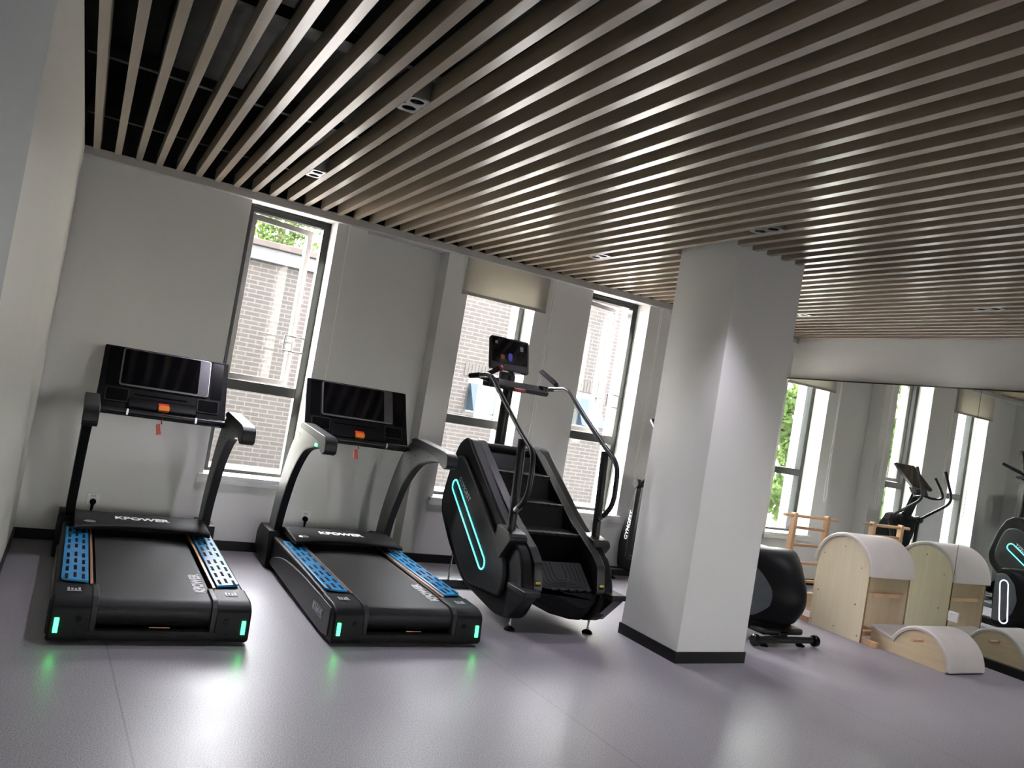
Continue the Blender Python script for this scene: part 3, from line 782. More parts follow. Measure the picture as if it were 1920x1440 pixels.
    bdg = MB(); bdg.lathe((-0.315, 1.405, 0.3085), [(0, -0.002), (0.032, -0.002), (0.036, 0.002), (0.030, 0.005), (0, 0.004)], 20)
    bdg.build('round_badge', RIM, t)
    lettering('belt_lettering', 'KPOWER', PRINTG, t, (0.255, 0.215, 0.2136), (0, 1, 0.0053), (-1, 0, 0), 0.37, 0.062, bold=0.06)
    # side decal
    dec = MB(); dec.box(-HW-0.0135, -HW-0.012, 0.20, 0.42, 0.088, 0.148); do = dec.build('model_plate', BLKG, t)
    lettering('model_lettering', "K160A'", PRINTG, do, (-HW-0.0135, 0.405, 0.100), (0, -1, 0), (0, 0, 1), 0.19, 0.036, bold=0.0)
    for s in (-1, 1):
        b = MB()
        for k in range(4): b.box(s*0.372-0.03+k*0.016, s*0.372-0.02+k*0.016, 0.155+0.006*(k % 2), 0.20-0.008*(k % 3), 0.2215, 0.2232)
        b.box(s*0.372-0.032, s*0.372+0.032, 0.142, 0.148, 0.2215, 0.2232)
        b.build('warning_mark', PRINTG, t)
    # front transport wheels / feet
    for s in (-1, 1):
        MB().cyl((s*0.40-0.02, 1.90, 0.035), (s*0.40+0.02, 1.90, 0.035), 0.035).build('wheel', RUBBER, t)
        MB().cyl((s*0.33, 0.20, 0.0), (s*0.33, 0.20, 0.032), 0.028).build('foot', RUBBER, t)
    # console: slab leaning back
    P0 = Vector((0, 1.545, 1.018)); tilt = math.radians(28); U = Vector((0, math.sin(tilt), math.cos(tilt))); Nn = Vector((0, -math.cos(tilt), math.sin(tilt)))
    KS = 1.065
    def C(x, u, n): return P0 + Vector((x*KS, 0, 0)) + U*u*KS + Nn*n
    out = []
    for (x, u) in ((-0.385, -0.02), (-0.380, 0.06), (-0.377, 0.20), (-0.375, 0.44)): out.append((x, u))
    out = out + [(-x, u) for x, u in reversed(out)]
    out = rpoly(out, [0.01, 0.03, 0.03, 0.012, 0.012, 0.03, 0.03, 0.01], 3)
    cs = MB(); cs.loft([[C(x, u, 0.0) for x, u in out], [C(x, u, -0.034) for x, u in out]])
    co = cs.build('console', BLK, t, bevel=0.005)
    # lower shelf of the console
    sh = MB(); sh.loft([[C(x, -0.005, 0.0), C(x, 0.02, 0.03), C(x, 0.075, 0.022), C(x, 0.10, 0.0), C(x, 0.0, -0.02)] for x in (-0.20, 0.20)])
    sh.build('tray', BLK, co, bevel=0.006)
    def plate(mb, x0, x1, u0, u1, n0, n1, r=0.015):
        pr = rpoly([(x0, u0), (x1, u0), (x1, u1), (x0, u1)], r, 4)
        mb.loft([[C(x, u, n0) for x, u in pr], [C(x, u, n1) for x, u in pr]])
        return mb
    rim = plate(MB(), -0.268, 0.262, 0.165, 0.428, 0.001, 0.012, 0.02).build('screen_rim', RIM, co)
    bz = plate(MB(), -0.264, 0.258, 0.169, 0.424, 0.002, 0.0155, 0.018).build('screen_bezel', BEZEL, co)
    plate(MB(), -0.258, 0.195, 0.176, 0.420, 0.0150, 0.0165, 0.012).build('screen_glass', SCREEN, co)
    plate(MB(), -0.195, 0.180, 0.190, 0.408, 0.0164, 0.0169, 0.003).build('screen_display', SCREEN, co)
    for s in (-1, 1):
        plate(MB(), s*0.268-0.068, s*0.268+0.068, 0.055, 0.150, 0.000, 0.006, 0.014).build('speaker_frame', CHAR, co)
        plate(MB(), s*0.268-0.060, s*0.268+0.060, 0.063, 0.142, 0.005, 0.0075, 0.010).build('speaker', BLKG, co)
    plate(MB(), -0.17, 0.14, 0.118, 0.124, 0.0, 0.004, 0.002).build('tray_slot', BLKG, co)
    plate(MB(), 0.275, 0.345, 0.16, 0.425, 0.000, 0.0015, 0.01).build('side_inset', BLKG, co)
    plate(MB(), -0.345, -0.275, 0.16, 0.425, 0.000, 0.0015, 0.01).build('side_inset', BLKG, co)
    # handlebar
    hb = MB(); hb.tube([(-0.43, 1.505, 1.018), (0.43, 1.505, 1.018)], 0.019, 14)
    for s in (-1, 1): hb.tube([(s*0.21, 1.503, 1.018), (s*0.375, 1.503, 1.018)], 0.0225, 14)
    hb.build('handlebar', BLKM, t)
    hs = MB()
    for s in (-1, 1): hs.box(*sorted((s*0.205, s*0.217)), 1.480, 1.488, 1.000, 1.038)
    hs.build('pulse_contact', ALU, t)
    # safety key with red cord and clip
    kx = 0.005
    k = MB(); pr = rpoly([(kx-0.033, 0.014), (kx+0.033, 0.014), (kx+0.033, 0.050), (kx-0.033, 0.050)], 0.010, 3)
    k.loft([[C(x, u, 0.018) for x, u in pr], [C(x, u, 0.050) for x, u in pr]])
    ko = k.build('safety_key', ORANGE, t, bevel=0.004)
    rb = MB(); pr = rpoly([(kx-0.035, 0.050), (kx+0.031, 0.050), (kx+0.031, 0.068), (kx-0.035, 0.068)], 0.006, 3)
    rb.loft([[C(x, u, 0.018) for x, u in pr], [C(x, u, 0.036) for x, u in pr]]); rb.build('key_base', RED, ko, bevel=0.003)
    kb = C(kx, 0.012, 0.035)
    cd = MB(); cd.tube([kb + Vector((0.002*math.sin(i*2.1), 0.003*math.cos(i*2.1), -0.0075*i)) for i in range(12)], 0.0042, 6)
    cd.build('key_cord', RED, ko)
    ce = kb + Vector((0, 0, -0.085))
    cl = MB(); cl.obox(ce + Vector((-0.012, 0, -0.035)), (0.013, 0, 0.004), (0, 0.006, 0), (-0.006, 0, 0.034))
    cl.obox(ce + Vector((-0.002, 0, -0.035)), (0.004, 0, 0.001), (0, 0.007, 0), (-0.010, 0, 0.030))
    cl.build('key_clip', RED, ko, bevel=0.003)
    return t
T1 = build_treadmill(); T2 = copy_tree(T1)
T1.location = (0.525, 4.225, 0); T2.location = (1.893, 4.225, 0)
T2['label'] = 'second treadmill, between the left treadmill and the stair climber'

# ================================================================== STAIR CLIMBER
def build_climber():
    X0 = 3.06; O = (X0, 5.0, 0)
    t = thing('stair_climber', 'black stair climber with a glowing cyan ring, in front of the windows', 'stair climber', O)
    hull = rpoly([(5.60, 1.180), (5.70, 1.13), (5.79, 0.96), (5.87, 0.66), (5.83, 0.54), (5.60, 0.34), (5.27, 0.135), (4.70, 0.055), (4.48, 0.10),
                  (4.40, 0.24), (4.40, 0.34), (4.49, 0.53), (4.85, 0.70), (5.45, 1.115), (5.53, 1.175)],
                 [0.05, 0.06, 0.08, 0.08, 0.08, 0.08, 0.08, 0.10, 0.10, 0.06, 0.05, 0.08, 0.2, 0.05, 0.04], 4)
    for s in (-1, 1):
        a, b = sorted((X0+s*0.255, X0+s*0.365))
        h = MB(O).prism(hull, 'x', a, b).build('side_hull', BLK, t, bevel=0.02, seg=3)
        rim = rpoly([(5.545, 1.180), (5.585, 1.182), (5.60, 1.14), (4.90, 0.66), (4.50, 0.46), (4.42, 0.30), (4.39, 0.31), (4.435, 0.49), (4.53, 0.565), (4.87, 0.735)], 0.02, 3)
        a, b = sorted((X0+s*0.218, X0+s*0.285))
        MB(O).prism(rim, 'x', a, b).build('side_rim', BLKM, t, bevel=0.004)
        inner = [(5.55, 1.15), (5.75, 0.85), (5.6, 0.3), (4.6, 0.10), (4.42, 0.30), (4.50, 0.47), (4.88, 0.66)]
        a, b = sorted((X0+s*0.222, X0+s*0.258))
        MB(O).prism(inner, 'x', a, b).build('inner_wall', BLK, t)
        cov = rpoly([(5.66, 1.015), (5.525, 1.045), (5.06, 0.745), (4.66, 0.465), (4.61, 0.34), (4.63, 0.20), (5.14, 0.165), (5.38, 0.298), (5.75, 0.60), (5.77, 0.725), (5.71, 0.92)],
                    [0.07, 0.06, 0.2, 0.09, 0.06, 0.09, 0.06, 0.06, 0.06, 0.06, 0.08], 5)
        a, b = sorted((X0+s*0.360, X0+s*0.398))
        c = MB(O).prism(cov, 'x', a, b).build('side_cover', CHAR, t, bevel=0.016, seg=4)
        # glowing ring (stadium)
        p, q = Vector((5.575, 0.795)), Vector((4.945, 0.355)); dd = (q-p).normalized(); nn = Vector((-dd.y, dd.x)); r = 0.046
        ring = []
        for k in range(9):
            an = PI*k/8; v = p + nn*r*math.cos(an) - dd*r*math.sin(an); ring.append(v)
        for k in range(9):
            an = PI*k/8; v = q - nn*r*math.cos(an) + dd*r*math.sin(an); ring.append(v)
        MB(O).tube([(X0+s*0.398, v.x, v.y) for v in ring], 0.0062, 8, closed=True).build('light_ring', CYAN_LED, c)
        e1 = Vector((0, -0.211, -0.140)) if s < 0 else Vector((0, 0.211, 0.140))
        if s < 0:
            lettering('cover_lettering', 'GYMGEST', PRINT, c, Vector((X0-0.398, 5.527, 0.852))-Vector(O), (0, -0.233, -0.136), (0, -0.136, 0.233), 0.27, 0.038)
        else:
            lettering('cover_lettering', 'GYMGEST', PRINT, c, Vector((X0+0.398, 5.30, 0.69))-Vector(O), (0, 0.233, 0.136), (0, -0.136, 0.233), 0.27, 0.038)
        st = MB(O); st.box(*sorted((X0+s*0.235, X0+s*0.275)), 4.398, 4.4005, 0.335, 0.375)
        so = st.build('warning_sticker', BLKG, t)
        st2 = MB(O); st2.box(*sorted((X0+s*0.237, X0+s*0.273)), 4.3972, 4.3985, 0.357, 0.373); st2.build('sticker_band', YELLOW, so)
        # foot ledge with bracket at the bottom
        lx0, lx1 = (X0+0.285, X0+0.405) if s > 0 else (X0-0.40, X0-0.28)
        ld = MB(O); ld.prism(rpoly([(lx0, 4.300), (lx1, 4.300), (lx1, 4.55), (lx0, 4.55)], 0.01, 2), 'z', 0.292, 0.328)
        lo = ld.build('foot_ledge', CHAR, t, bevel=0.006)
        bk = MB(O); bk.prism([(4.315, 0.285), (4.315, 0.295), (4.56, 0.295), (4.56, 0.10), (4.50, 0.11)], 'x', lx0+0.02, lx1-0.02)
        bk.build('ledge_bracket', BLKM, lo)
        # post socket, post and rail
        xp = X0 + s*0.350
        MB(O).prism(rpoly([(4.575, 0.60), (4.70, 0.44), (4.80, 0.58), (4.78, 0.665), (4.60, 0.635)], 0.02, 3), 'x', *sorted((X0+s*0.275, X0+s*0.412))).build('post_socket', BLKM, t, bevel=0.008)
        MB(O).tube([(xp, 4.69, 0.60), (xp, 4.745, 1.26)], 0.030, 14).build('rail_post', RAILM, t)
        rp = rpath([(xp, 5.66, 1.668), (xp, 5.38, 1.685), (xp, 5.135, 1.520), (xp, 4.76, 1.292), (xp, 4.560, 1.185), (xp, 4.545, 0.895), (xp, 4.69, 0.765)], 0.09, 6)
        MB(O).tube(rp, 0.0185, 12).build('handrail', RAILM, t)
        MB(O).tube([(xp, 4.64, 0.810), (xp, 4.67, 0.783)], 0.022, 12).build('rail_clamp', ALU, t)
        gp = MB(O)
        if s > 0:
            gp.tube([(xp, 5.50, 1.672), (xp, 5.60, 1.722)], 0.012, 10)
            gp.tube([(xp, 5.57, 1.708), (xp, 5.62, 1.73), (xp, 5.84, 1.808)], [0.019, 0.022, 0.020], 12)
        else: gp.tube([(xp, 5.56, 1.674), (xp, 5.60, 1.671), (xp, 5.74, 1.661)], [0.021, 0.0225, 0.021], 12)
        gp.build('upper_grip', RUBBER, t)
    # top cap between the sides
    MB(O).prism(rpoly([(5.52, 1.165), (5.72, 1.14), (5.78, 1.0), (5.74, 0.98), (5.66, 1.09), (5.52, 1.12)], 0.02, 3), 'x', X0-0.26, X0+0.26).build('top_cap', BLKM, t, bevel=0.005)
    MB(O).prism([(5.74, 1.0), (5.80, 0.9), (5.85, 0.62), (5.55, 0.30), (5.50, 0.33), (5.76, 0.65)], 'x', X0-0.26, X0+0.26).build('front_cover', BLK, t)
    # steps: sloping treads with risers
    A = X0-0.222; B = X0+0.222
    fronts = [(5.42, 1.14), (5.22, 0.985), (4.965, 0.810), (4.705, 0.645)]
    for k, (y, z) in enumerate(fronts[1:], 1):
        yb, zb = y+0.215, z+0.012
        st = MB(O); st.box(A, B, y, yb, z-0.022, z)
        for j in range(7): st.box(A+0.02+j*0.060, A+0.055+j*0.060, y-0.006, y+0.004, z-0.018, z-0.002)
        so = st.build('step', BLK, t, bevel=0.003)
        ny, nz = (fronts[k+1][0], fronts[k+1][1]) if k+1 < len(fronts) else (4.62, 0.455)
        rs = MB(O); rs.prism([(y+0.004, z-0.02), (y+0.02, z-0.02), (ny+0.235, nz-0.03), (ny+0.215, nz-0.03)], 'x', A, B)
        rs.build('riser', BLK, so)
    rs = MB(O); rs.prism([(5.224+0.21, 0.975), (5.45, 0.975), (5.60, 1.13), (5.56, 1.13)], 'x', A, B); rs.build('riser', BLK, t)
    # lowest tread tips into the base
    lo = Vector((0, 4.445, 0.318)); hi = Vector((0, 4.630, 0.462)); V = (hi-lo); N_ = Vector((0, -V.z, V.y)).normalized()
    st = MB(O); c = (lo+hi)/2; st.obox(Vector((X0, c.y, c.z)) - N_*0.012, (0.222, 0, 0), V/2, N_*0.012)
    for j in range(6): st.obox(Vector((A+0.045+j*0.071, lo.y-0.003, lo.z-0.003)) , (0.018, 0, 0), V.normalized()*0.010, N_*0.012)
    so = st.build('step', CHAR, t, bevel=0.003)
    rd = MB(O)
    for j in range(5):
        w = 0.185-0.034*j; l0, l1 = 0.10+0.055*j, 1.02
        def P(x, v): q = lo + V*v + N_*0.001; return (X0+x, q.y, q.z)
        rd.tube(rpath([P(-w, l1), P(-w, l0), P(w, l0), P(w, l1)], 0.04, 4), 0.0034, 6)
    rd.build('tread_ridge', CHAR, so)
    # belly pan
    be = MB(O); rings = []
    for y, z0 in ((4.42, 0.205), (4.50, 0.10), (4.75, 0.062), (5.2, 0.12)):
        rings.append([(A+0.0, y, 0.30), (A+0.02, y, z0+0.13), (X0+0.10, y, z0+0.005), (X0+0.19, y, z0), (B+0.02, y, z0+0.05), (B+0.02, y, 0.30)])
    be.loft(rings).build('belly_pan', BLK, t, bevel=0.004)
    # levelling feet
    for (x, y, zt) in ((X0-0.305, 4.58, 0.12), (X0+0.300, 4.54, 0.11), (X0-0.30, 5.62, 0.40), (X0+0.30, 5.62, 0.40)):
        f = MB(O); f.lathe((x, y, 0), [(0.0, 0.0), (0.036, 0.0), (0.038, 0.006), (0.030, 0.016), (0.012, 0.026), (0, 0.028)], 18)
        fo = f.build('foot', RUBBER, t)
        g = MB(O); g.cyl((x, y, 0.020), (x, y, zt), 0.0065, n=10); g.lathe((x, y, 0.032), [(0, 0), (0.011, 0), (0.011, 0.009), (0, 0.009)], 6); g.lathe((x, y, 0.075), [(0, 0), (0.011, 0), (0.011, 0.009), (0, 0.009)], 6)
        g.build('foot_bolt', CHROME, fo)
    # front base plate sticking out at the sides
    MB(O).prism(rpoly([(5.58, 0.028), (5.60, 0.062), (5.86, 0.058), (5.87, 0.0), (5.58, 0.0)], 0.008, 2), 'x', X0-0.40, X0+0.40).build('front_base', PANELG, t, bevel=0.005)
    # centre column and console
    MB(O).tube([(X0, 5.72, 1.05), (X0-0.015, 5.70, 1.72)], 0.043, 16).build('console_post', RAILM, t)
    cb = MB(O); cb.prism(rpoly([(5.50, 1.625), (5.52, 1.595), (5.70, 1.60), (5.70, 1.66), (5.60, 1.675)], 0.012, 3), 'x', X0-0.255, X0+0.255)
    cbo = cb.build('console_bar', BLKM, t, bevel=0.006)
    rb = MB(O); rb.box(X0-0.075, X0+0.03, 5.485, 5.51, 1.590, 1.622); rb.build('stop_button', DRED, cbo, bevel=0.006)
    hb = MB(O)
    for s in (-1, 1):
        hb.tube([(X0+s*0.20, 5.60, 1.640), (X0+s*0.352, 5.60, 1.665)], 0.016, 10)
    hb.build('cross_grip', RAILM, t)
    cu = MB(O)
    cu.lathe((X0+0.225, 5.56, 1.60), [(0, 0), (0.036, 0), (0.040, 0.075), (0.034, 0.075), (0.032, 0.01), (0, 0.01)], 18)
    cu.lathe((X0-0.225, 5.56, 1.60), [(0, 0), (0.036, 0), (0.040, 0.075), (0.034, 0.075), (0.032, 0.01), (0, 0.01)], 18)
    cu.build('cup_holder', BLKM, cbo)
    # slanted arm left of the screen
    am = MB(O); am.tube([(X0-0.30, 5.60, 1.675), (X0-0.15, 5.66, 1.755)], [0.017, 0.022], 12); am.build('inner_grip', RUBBER, t)
    bt = MB(O); bt.sphere((X0-0.140, 5.655, 1.760), 0.027); bt.build('arm_cap', DRED, t)
    sc0 = Vector((X0-0.045, 5.67, 1.752)); tl = math.radians(18); U = Vector((0, math.sin(tl), math.cos(tl))); Nn = Vector((0, -math.cos(tl), math.sin(tl)))
    def C(x, u, n): return sc0 + Vector((x, 0, 0)) + U*u + Nn*n
    def plate(x0, x1, u0, u1, n0, n1, r, taper=0.0):
        pr = rpoly([(x0+taper, u0), (x1-taper, u0), (x1, u1), (x0, u1)], r, 4); m = MB(O)
        return m.loft([[C(x, u, n0) for x, u in pr], [C(x, u, n1) for x, u in pr]])
    sb = plate(-0.182, 0.182, -0.005, 0.282, -0.03, 0.0, 0.025).build('screen', BLKM, t, bevel=0.006)
    plate(-0.165, 0.165, 0.062, 0.266, 0.0, 0.002, 0.008).build('screen_display', SCREEN, sb)
    plate(-0.165, 0.165, 0.008, 0.055, 0.0, 0.0015, 0.006).build('key_strip', CHAR, sb)
    plate(-0.045, 0.035, 0.080, 0.135, 0.002, 0.0026, 0.02).bm.free()
    plate(-0.015, 0.022, 0.085, 0.150, 0.002, 0.0026, 0.016).build('blue_icon', UI_BLUE, sb)
    plate(-0.085, -0.050, 0.090, 0.130, 0.002, 0.0026, 0.012).build('red_icon', UI_RED, sb)
    plate(0.095, 0.125, 0.185, 0.225, 0.002, 0.0026, 0.003).build('corner_icon', UI_GREY, sb)
    plate(-0.14, -0.115, 0.215, 0.240, 0.002, 0.0026, 0.006).build('corner_icon', UI_GREY, sb)
    sl_ = MB(O)
    for x0 in (-0.075, 0.035): 
        pr = [(x0, -0.016), (x0+0.06, -0.016), (x0+0.06, -0.006), (x0, -0.006)]
        sl_.loft([[C(x, u, -0.012) for x, u in pr], [C(x, u, 0.004) for x, u in pr]])
    sl_.build('shelf_lip', ALU, sb)
    MB(O).obox(sc0+Vector((0, 0.035, -0.04)), (0.06, 0, 0), (0, 0.03, 0), (0, 0.01, 0.06)).build('screen_neck', BLKM, t, bevel=0.008)
    # power lead at the right
    MB(O).tube(spline([(X0+0.40, 4.86, 0.60), (X0+0.43, 4.84, 0.52), (X0+0.44, 4.82, 0.40), (X0+0.455, 4.88, 0.30), (X0+0.41, 4.98, 0.26)], 6), 0.005, 8).build('side_lead', RUBBER, t)
    return t
build_climber()

# ================================================================== ELLIPTICAL TRAINER
def build_elliptical():
    X0 = 5.03; O = (X0, 5.2, 0)
    t = thing('elliptical_trainer', 'black elliptical trainer standing behind the white column, facing the windows', 'elliptical trainer', O)
    # rear stabiliser with wheels and pads
    rs = MB(O); rs.tube([(X0-0.30, 4.285, 0.052), (X0+0.30, 4.285, 0.052)], 0.026, 14); rs.build('rear_stabilizer', BLKM, t)
    for s in (-1, 1):
        w = MB(O); w.lathe((X0+s*0.325, 4.275, 0.050), [(0, -0.022), (0.036, -0.022), (0.044, -0.014), (0.044, 0.014), (0.036, 0.022), (0, 0.022)], 20, 'x')
        w.build('wheel', BLKG, t)
        p = MB(O); p.lathe((X0+s*0.20, 4.30, 0), [(0, 0), (0.034, 0), (0.036, 0.008), (0.024, 0.016), (0.010, 0.022), (0.010, 0.032), (0, 0.032)], 16); p.build('foot', RUBBER, t)
        p = MB(O); p.lathe((X0+s*0.24, 6.22, 0), [(0, 0), (0.034, 0), (0.036, 0.008), (0.024, 0.016), (0.010, 0.022), (0.010, 0.036), (0, 0.036)], 16); p.build('foot', RUBBER, t)
    MB(O).box(X0-0.29, X0+0.29, 6.175, 6.265, 0.034, 0.095).build('front_stabilizer', BLKM, t, bevel=0.012)
    MB(O).box(X0-0.05, X0+0.05, 4.30, 6.20, 0.050, 0.12).build('base_beam', BLKM, t, bevel=0.01)
    # rear housing
    prof = rpoly([(4.60, 0.075), (4.34, 0.075), (4.325, 0.145), (4.275, 0.17), (4.185, 0.30), (4.190, 0.43), (4.30, 0.62), (4.43, 0.715), (4.62, 0.715), (4.70, 0.60), (4.71, 0.40), (4.66, 0.20), (4.66, 0.10)],
                 [0.02, 0.02, 0.03, 0.04, 0.08, 0.10, 0.08, 0.08, 0.06, 0.06, 0.1, 0.05, 0.02], 4)
    rings = []
    h = MB(O)
    cy, cz = 4.45, 0.40
    for (dx, k, ky) in ((-0.305, 0.90, 0.50), (-0.290, 0.935, 0.56), (-0.24, 0.95, 0.68), (-0.17, 0.965, 0.82), (-0.09, 0.975, 0.95), (-0.03, 0.98, 1.0), (0.03, 0.98, 1.0), (0.09, 0.975, 0.95), (0.17, 0.965, 0.82), (0.24, 0.95, 0.68), (0.290, 0.935, 0.56), (0.305, 0.90, 0.50)):
        rings.append([(X0+dx, 4.71-(4.71-y)*ky, cz+(z-cz)*k) for y, z in prof])
    h.loft(rings); ho = h.build('rear_housing', BLK, t, bevel=0.006)
    MB(O).box(X0-0.22, X0+0.22, 4.30, 4.64, 0.078, 0.13).build('housing_plinth', BLKM, t, bevel=0.02)
    pan = rpoly([(4.695, 0.62), (4.60, 0.645), (4.50, 0.55), (4.462, 0.40), (4.49, 0.26), (4.58, 0.16), (4.68, 0.15)], [0.03, 0.04, 0.05, 0.03, 0.05, 0.04, 0.04], 4)
    rear = [(0.15, 4.30), (0.17, 4.275), (0.30, 4.185), (0.43, 4.190), (0.62, 4.30), (0.715, 4.43)]
    def rear_y(z):
        for (a, ya), (b, yb) in zip(rear, rear[1:]):
            if a <= z <= b: return ya+(yb-ya)*(z-a)/(b-a)
        return rear[-1][1]
    kys = [(-0.305, 0.50), (-0.290, 0.56), (-0.24, 0.68), (-0.17, 0.82), (-0.09, 0.95)]
    def ky_at(dx):
        for (a, ka), (b, kb) in zip(kys, kys[1:]):
            if a <= dx <= b: return ka+(kb-ka)*(dx-a)/(b-a)
        return kys[-1][1]
    sp = MB(O); rings = []; NZ = 16
    for i in range(NZ+1):
        z = 0.20+0.40*i/NZ; u = i/NZ
        w = 0.125*math.sin(PI*min(1.0, 0.06+u*0.94))**0.6*(1-0.25*u) + 0.005
        q = []
        for off in (0.007, -0.004):
            row = []
            for j in range(7):
                dx = -0.305 + w*j/6
                yy = 4.71-(4.71-rear_y(z))*ky_at(dx)
                row.append((X0+dx-off*0.7, yy-off, z))
            q += row if off > 0 else row[::-1]
        rings.append(q)
    sp.loft(rings).build('side_panel', PANELG, ho)
    MB(O).prism([(y, z) for y, z in pan], 'x', X0+0.304, X0+0.316).build('side_panel', PANELG, ho, bevel=0.004)
    for s in (-1, 1):
        p, q = Vector((4.600, 0.535)), Vector((4.560, 0.190)); dd = (q-p).normalized(); nn = Vector((-dd.y, dd.x)); r = 0.040; ring = []
        for k in range(9): an = PI*k/8; ring.append(p + nn*r*math.cos(an) - dd*r*math.sin(an))
        for k in range(9): an = PI*k/8; ring.append(q - nn*r*math.cos(an) + dd*r*math.sin(an))
        if s > 0: MB(O).tube([(X0+s*0.316, v.x, v.y) for v in ring], 0.0055, 8, closed=True).build('light_ring', VIOLET_LED, ho)
    # front shroud and mast
    fs = MB(O)
    side = rpoly([(6.30, 0.09), (6.335, 0.30), (6.30, 0.55), (6.20, 0.88), (6.12, 1.01), (5.95, 1.0), (5.90, 0.93), (5.98, 0.60), (6.05, 0.30), (6.06, 0.09)], [0.02, 0.1, 0.1, 0.1, 0.05, 0.05, 0.04, 0.1, 0.05, 0.02], 4)
    cy, cz = 6.12, 0.55; rings = []
    for dx, k in ((-0.155, 0.93), (-0.135, 0.985), (0.135, 0.985), (0.155, 0.93)):
        rings.append([(X0+dx, cy+(y-cy)*k, cz+(z-cz)*k) for y, z in side])
    fs.loft(rings); fo = fs.build('front_shroud', BLK, t, bevel=0.005)
    lettering('shroud_lettering', 'GYMGEST', PRINT, fo, Vector((X0-0.1565, 6.195, 0.385))-Vector(O), (0, -0.12, 1.0), (0, 1.0, 0.12), 0.285, 0.048, bold=0.02)
    MB(O).tube([(X0, 5.975, 0.95), (X0, 5.87, 1.30)], 0.050, 16).build('mast', BLKM, t)
    MB(O).tube([(X0-0.09, 5.985, 0.985), (X0-0.05, 5.99, 1.005), (X0+0.05, 5.99, 1.005), (X0+0.09, 5.985, 0.985)], 0.022, 10).build('mast_collar', RIM, t)
    MB(O).tube([(X0-0.30, 5.99, 0.955), (X0+0.30, 5.99, 0.955)], 0.030, 14).build('pivot_axle', BLKM, t)
    for s in (-1, 1):
        xa = X0+s*0.275; d = 0.0 if s < 0 else -0.16
        ph = MB(O); ph.lathe((X0+s*0.29, 5.99, 0.955), [(0, -0.03), (0.040, -0.03), (0.044, -0.02), (0.044, 0.02), (0.036, 0.03), (0, 0.03)], 20, 'x'); ph.build('pivot_hub', BLKM, t)
        ua = rpath([(xa, 5.98, 0.955), (xa, 5.60, 1.235), (xa, 5.74, 1.575)], 0.11, 7)
        MB(O).tube(ua, 0.0165, 12).build('moving_arm', BLKM, t)
        yl = 6.00 if s < 0 else 5.76
        MB(O).tube([(xa, 5.99, 0.95), (xa, yl, 0.26)], [0.024, 0.020], 12).build('lower_link', BLKM, t)
        xr = X0+s*0.20
        MB(O).tube([(xa, yl, 0.26), (xr, yl-0.12, 0.27), (xr, 5.2, 0.30), (xr, 4.72, 0.36)], 0.020, 12).build('pedal_bar', BLKM, t)
        yp = 5.25 if s < 0 else 4.98
        pd = MB(O); pd.box(xr-0.075, xr+0.075, yp-0.20, yp+0.20, 0.322, 0.345)
        pd.box(xr-0.075, xr+0.075, yp+0.19, yp+0.205, 0.345, 0.375); pd.box(*sorted((xr-s*0.075, xr-s*0.062)), yp-0.05, yp+0.20, 0.345, 0.375)
        pd.build('pedal', PANELG, t, bevel=0.005)
        fg = rpath([(X0+s*0.05, 5.88, 1.27), (X0+s*0.17, 5.78, 1.23), (X0+s*0.19, 5.66, 1.26), (X0+s*0.17, 5.70, 1.36), (X0+s*0.165, 5.78, 1.48)], 0.06, 6)
        MB(O).tube(fg, 0.0145, 10).build('fixed_grip', BLKM, t)
    MB(O).obox((X0, 5.86, 1.30), (0.10, 0, 0), (0, 0.05, 0), (0, 0.02, 0.035)).build('console_bracket', BLKM, t, bevel=0.01)
    sc0 = Vector((X0, 5.81, 1.340)); tl = math.radians(48); U = Vector((0, math.sin(tl), math.cos(tl))); Nn = Vector((0, -math.cos(tl), math.sin(tl)))
    def plate(x0, x1, u0, u1, n0, n1, r):
        pr = rpoly([(x0, u0), (x1, u0), (x1, u1), (x0, u1)], r, 4)
        return MB(O).loft([[sc0 + Vector((x, 0, 0)) + U*u + Nn*n for x, u in pr] for n in (n0, n1)])
    sb = plate(-0.19, 0.19, -0.01, 0.375, -0.028, 0.0, 0.02).build('screen', BEZEL, t, bevel=0.005)
    plate(-0.182, 0.182, -0.004, 0.368, -0.001, 0.002, 0.015).build('screen_display', SCREEN, sb)
    return t
build_elliptical()

